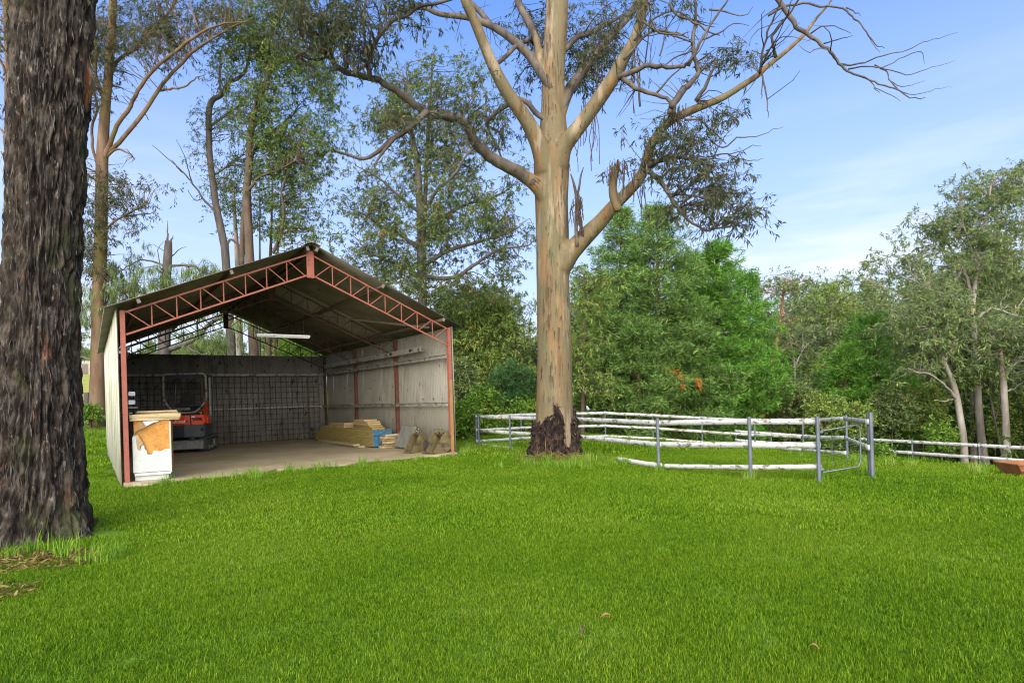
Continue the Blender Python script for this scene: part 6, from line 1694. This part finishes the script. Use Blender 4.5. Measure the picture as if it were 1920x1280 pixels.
def rail(parent, a, b, h, mat, off=0.05, t=0.022, sag=0.003):
    a, b = np.array(a, float), np.array(b, float)
    d = b - a; L = np.linalg.norm(d); az = math.atan2(d[1], d[0])
    _rs[0] += 1
    me = board_mesh(L + .06, h, t, _rs[0], sag); me.materials.append(mat)
    o = link('rail', me, parent)
    nrm = np.array((math.sin(az), -math.cos(az), 0)) * off
    o.location = tuple(a + nrm - np.array(parent.location) - d / L * .03); o.rotation_euler = (0, -math.asin(d[2] / L), az)
    return o
def post(parent, p, h, r_, mat=None, lean=0.0):
    o = MB().tube([(0, 0, -.25), (lean, 0, h)], r_, 10).tube([(lean, 0, h), (lean, 0, h + .008)], r_ * 1.06, 10).build('post', mat or M['galv'], parent)
    o.location = tuple(np.array(p) - np.array(parent.location)); return o
ring = empty('ring_fence', ground_at(1233, 10.4)); tag(ring, 'round yard fence of peeling white boards on grey steel posts', 'fence')
front = [ground_at(897, 16.8), ground_at(956, 15.3), ground_at(1052, 13.75), ground_at(1233, 10.4), ground_at(1405, 9.0), ground_at(1533, 8.5)]
rear = [ground_at(893, 17.0), ground_at(977, 17.7), ground_at(1135, 17.9), ground_at(1224, 17.8), ground_at(1316, 17.1), ground_at(1415, 16.0), ground_at(1505, 14.2), ground_at(1587, 12.0), ground_at(1633, 8.85)]
fh = [0.93, 0.93, 0.93, 0.94, 0.98, 0.98]
for p, h in zip(front, fh): post(ring, p, h, 0.028)
for k, p in enumerate(rear): post(ring, p, 0.93 if k < len(rear) - 1 else 1.0, 0.024 if 0 < k < 8 else 0.030)
post(ring, ground_at(1628, 8.95), 0.98, 0.024)
Zs = (0.865, 0.465, 0.075)
FZ = ((0.865, .865, .865, .865, .915, .915), (.465, .465, .47, .475, .55, .56), (.06, .05, .05, .09, .20, .245))
for i in range(len(front) - 1):
    a, b = front[i], front[i + 1]
    for j, z in enumerate(Zs):
        if j == 2 and i == 2:
            # broken bottom board: only its far half is left, lying in the grass
            m = a + (b - a) * 0.62
            rail(ring, m + (0, 0, 0.10), b + (0, 0, 0.09), 0.085, M['rail_old'], -0.042)
            continue
        if j == 2 and i == 1: continue
        rail(ring, a + (0, 0, FZ[j][i]), b + (0, 0, FZ[j][i + 1]), 0.088 if j < 2 else .07, M['rail_old'] if i < 1 else M['rail'], -0.042)
for i in range(len(rear) - 1):
    a, b = rear[i], rear[i + 1]
    for j, z in enumerate((0.865, 0.47, 0.15)):
        if i == len(rear) - 2 and j == 2: continue
        rail(ring, a + (0, 0, z), b + (0, 0, z), 0.082 if j == 0 else .075, M['rail'] if (j == 0 or i < 2) else M['rail_old'], 0.04)
# gate of bent pipe
ga, gb = front[-1], ground_at(1622, 8.75)
gate = empty('pipe_gate', ga); tag(gate, 'low grey pipe gate with wire rows at the near corner of the ring fence', 'gate')
v = gb - ga; gl = np.linalg.norm(v) - .10; az = math.atan2(v[1], v[0]); gate.rotation_euler = (0, 0, az)
MB().tube([(0.07, 0, 0.16), (gl - .06, 0, 0.20), (gl - .015, 0, 0.25), (gl, 0, 0.32), (gl, 0, 0.72), (gl - .015, 0, 0.80), (gl - .06, 0, 0.83), (0.07, 0, 0.77)], 0.011, 8).build('gate_frame', M['galv'], gate, 0, True)
for k in range(4):
    z = 0.30 + k * 0.11
    MB().tube([(0.06, 0, z), (gl, 0, z + .03)], 0.002, 4).build('wire', M['galv'], gate)
for x in (gl * .33, gl * .66):
    MB().tube([(x, 0, 0.18), (x, 0, 0.79)], 0.002, 4).build('wire', M['galv'], gate)
for z in (0.2, 0.75):
    MB().tube([(0, 0, z), (0.08, 0, z)], 0.022, 8).build('hinge', M['galv'], gate)

pf = empty('rail_fence', ground_at(1709, 19.4)); tag(pf, 'long two rail white fence running down the slope past the gate', 'fence')
pp = [(1379, 24), (1445, 23.3), (1511, 22.6), (1606, 21.0), (1709, 19.4), (1835, 17.7), (1975, 16.2), (2180, 14.6)]
pts = [ground_at(u, d) for u, d in pp]
for p in pts: post(pf, p, 0.88, 0.030, M['galv'])
for a, b in zip(pts[:-1], pts[1:]):
    for z in (0.80, 0.43):
        rail(pf, a + (0, 0, z), b + (0, 0, z), 0.10, M['rail'], 0.045)
# old pipe gate and strainer post beyond the tan gum
lg = empty('pipe_gate', ground_at(160, 25)); tag(lg, 'dark bent pipe gate between the dark trunk and the tan gum', 'gate')
MB().tube([(0.0, 0, 0.75), (0.0, 0, 1.35), (-0.1, 0, 1.46), (-0.25, 0, 1.5), (-2.6, 0, 1.52), (-2.6, 0, 0.5), (-.1, 0, .45), (0, 0, .6)], 0.025, 8).build('gate_frame', M['bark_dead'], lg, 0, True)
for z in (0.75, 1.0, 1.25):
    MB().tube([(-2.55, 0, z), (0, 0, z)], 0.008, 5).build('wire', M['wire'], lg)
o = MB().tube([(0, 0, -.3), (0.02, 0, .9), (0.0, 0, 1.45)], [0.12, 0.11, 0.10], 9).build('strainer_post', M['bark_dead'], None, loc=ground_at(165, 24.6)); tag(o, 'weathered round timber post the dark pipe gate hangs beside', 'post')
o = MB().tube([(-.6, 0, .25), (0.2, 0, .16), (1.4, .2, .1)], [0.10, .12, .13], 9).build('fallen_log', M['bark_brown'], None, loc=ground_at(203, 24.5)); tag(o, 'short fallen log lying between the tan gum and the shed wall', 'log')

# rusty trough at the right edge
tp = G(1886, 893)
tg = empty('water_trough', tp, R(-4)); tag(tg, 'rusty half round metal trough lying in the grass at the right edge', 'trough')
w = 1.6; cs = [(-0.24, 0.20), (-0.22, 0.10), (-0.15, 0.03), (0, 0.0), (0.15, 0.03), (0.22, 0.10), (0.24, 0.20), (0.225, 0.20), (0.205, 0.11), (0.14, 0.045), (0, 0.015), (-0.14, 0.045), (-0.205, 0.11), (-0.225, 0.20)]
tb = MB()
n = len(cs)
def yz(k, x): return (x, cs[k][0], cs[k][1])
for k in range(6):
    a, b, c, d = cs[k], cs[k + 1], cs[12 - k], cs[13 - k]
    i0 = 0.10 * (1 - a[1] / .2); i1 = 0.10 * (1 - b[1] / .2)
    tb._add([(i0, *a), (i1, *b), (i1, *c), (i0, *d), (w - i0, *a), (w - i1, *b), (w - i1, *c), (w - i0, *d)], [(0, 4, 5, 1), (2, 6, 7, 3), (0, 1, 2, 3), (4, 7, 6, 5), (1, 5, 6, 2), (0, 3, 7, 4)])
tb.build('basin', M['rust'], tg, 0, False)
for x0, x1 in ((0.0, 0.10), (w, w - .10)):
    e_ = MB(); k0 = [(x0 + (x1 - x0) * (1 - c[1] / .2), c[0], c[1]) for c in cs[:7]]
    sg = 0.008 if x1 > x0 else -0.008
    e_._add(k0 + [(p[0] + sg, p[1], p[2]) for p in k0], [tuple(range(7)), tuple(reversed(range(7, 14)))] + [(i, i + 7, (i + 1) % 7 + 7, (i + 1) % 7) for i in range(7)])
    e_.build('end_plate', M['rust'], tg)
MB().tube([(0, -.24, .2), (w, -.24, .2), (w, .24, .2), (0, .24, .2)], 0.011, 6, True).build('rim', M['rust'], tg)

# pale bird on the far rail
bp_ = rear[2] + (rear[3] - rear[2]) * 0.0 + (rear[1] - rear[2]) * 0.20 + np.array((0, -.03, 0.925))
bd = empty('bird', bp_, R(60)); tag(bd, 'small grey and white bird perched on the far fence rail', 'bird')
MB().tube([(0.10, 0, 0.035), (0.06, 0, .05), (0.0, 0, .07), (-.05, 0, .105), (-.085, 0, .135), (-.105, 0, .15), (-.125, 0, .147)], [0.008, .022, .040, .038, .026, .024, .008], 10).build('body', M['white'], bd, 0, True)
MB().tube([(0.20, 0, -0.01), (0.10, 0, .03), (0.0, 0, .085)], [0.008, .02, .012], 6).build('tail', M['wornsteel'], bd)
MB().tube([(-.122, 0, .147), (-.142, 0, .14)], [.008, .001], 6).build('beak', M['black'], bd)
for y in (-.016, .016):
    MB().tube([(0, y, 0), (0, y, .05)], .004, 5).build('leg', M['black'], bd)
    MB().tube([(0.10, y * 2.2, .05), (0.04, y * 2.6, .075), (-.03, y * 2.2, .10)], [.004, .016, .01], 6).build('wing', M['wornsteel'], bd)
# little pale farm shed far out on the paddock
fs_p = np.array((P(158, 700, 100)[0], 100, 0)); fs_p[2] = H(fs_p[0], fs_p[1])
fs = empty('farm_shed', fs_p, R(20)); tag(fs, 'tiny pale farm shed far off on the paddock under trees', 'shed')
MB().box((0, 0, 1.2), (3.0, 2.4, 2.4)).build('wall', M['girt'], fs)
MB().prism([(-1.7, 2.4), (0, 3.1), (1.7, 2.4), (1.7, 2.45), (0, 3.18), (-1.7, 2.45)], 1, -1.4, 1.4).build('roof', M['galv'], fs)
MB().box((.5, -1.21, .95), (.9, .05, 1.9)).build('door', M['purlin'], fs)
# a few fallen leaves on the lawn
for k, (u, v, s, lab) in enumerate(((1137, 1172, .05, 'curled tan leaf on the lawn, the larger of the nearby pair'), (1093, 1198, .042, 'dark curled leaf on the lawn beside the tan one'), (1527, 1233, .034, 'pale fallen leaf on the lawn low on the right'), (640, 1010, .04, 'small brown leaf on the lawn in front of the shed'))):
    p = G(u, v); o = MB()
    m_ = 8; pl = []
    for i in range(m_ + 1):
        f = i / m_; wv = s * .28 * math.sin(math.pi * min(1, f * 1.02)) + .001; pl.append((f * s * 1.6 - s * .8, wv, .03 + .02 * math.sin(3 * f)))
    vs_ = [(x, -w_, z + w_ * .5) for x, w_, z in pl] + [(x, w_, z + w_ * .5) for x, w_, z in pl] + [(x, 0, z) for x, w_, z in pl]
    fs_ = []
    for i in range(m_):
        fs_ += [(i, i + 1, 2 * (m_ + 1) + i + 1, 2 * (m_ + 1) + i), (2 * (m_ + 1) + i, 2 * (m_ + 1) + i + 1, m_ + 1 + i + 1, m_ + 1 + i)]
    o._add(vs_, fs_)
    ob = o.build('fallen_leaf', M['bark_orange'] if k != 1 else M['bark_brown'], None, loc=p + np.array((0, 0, .012)), rot=(0, 0, k * 1.3)); tag(ob, lab, 'leaf', 'fallen leaves on the lawn')
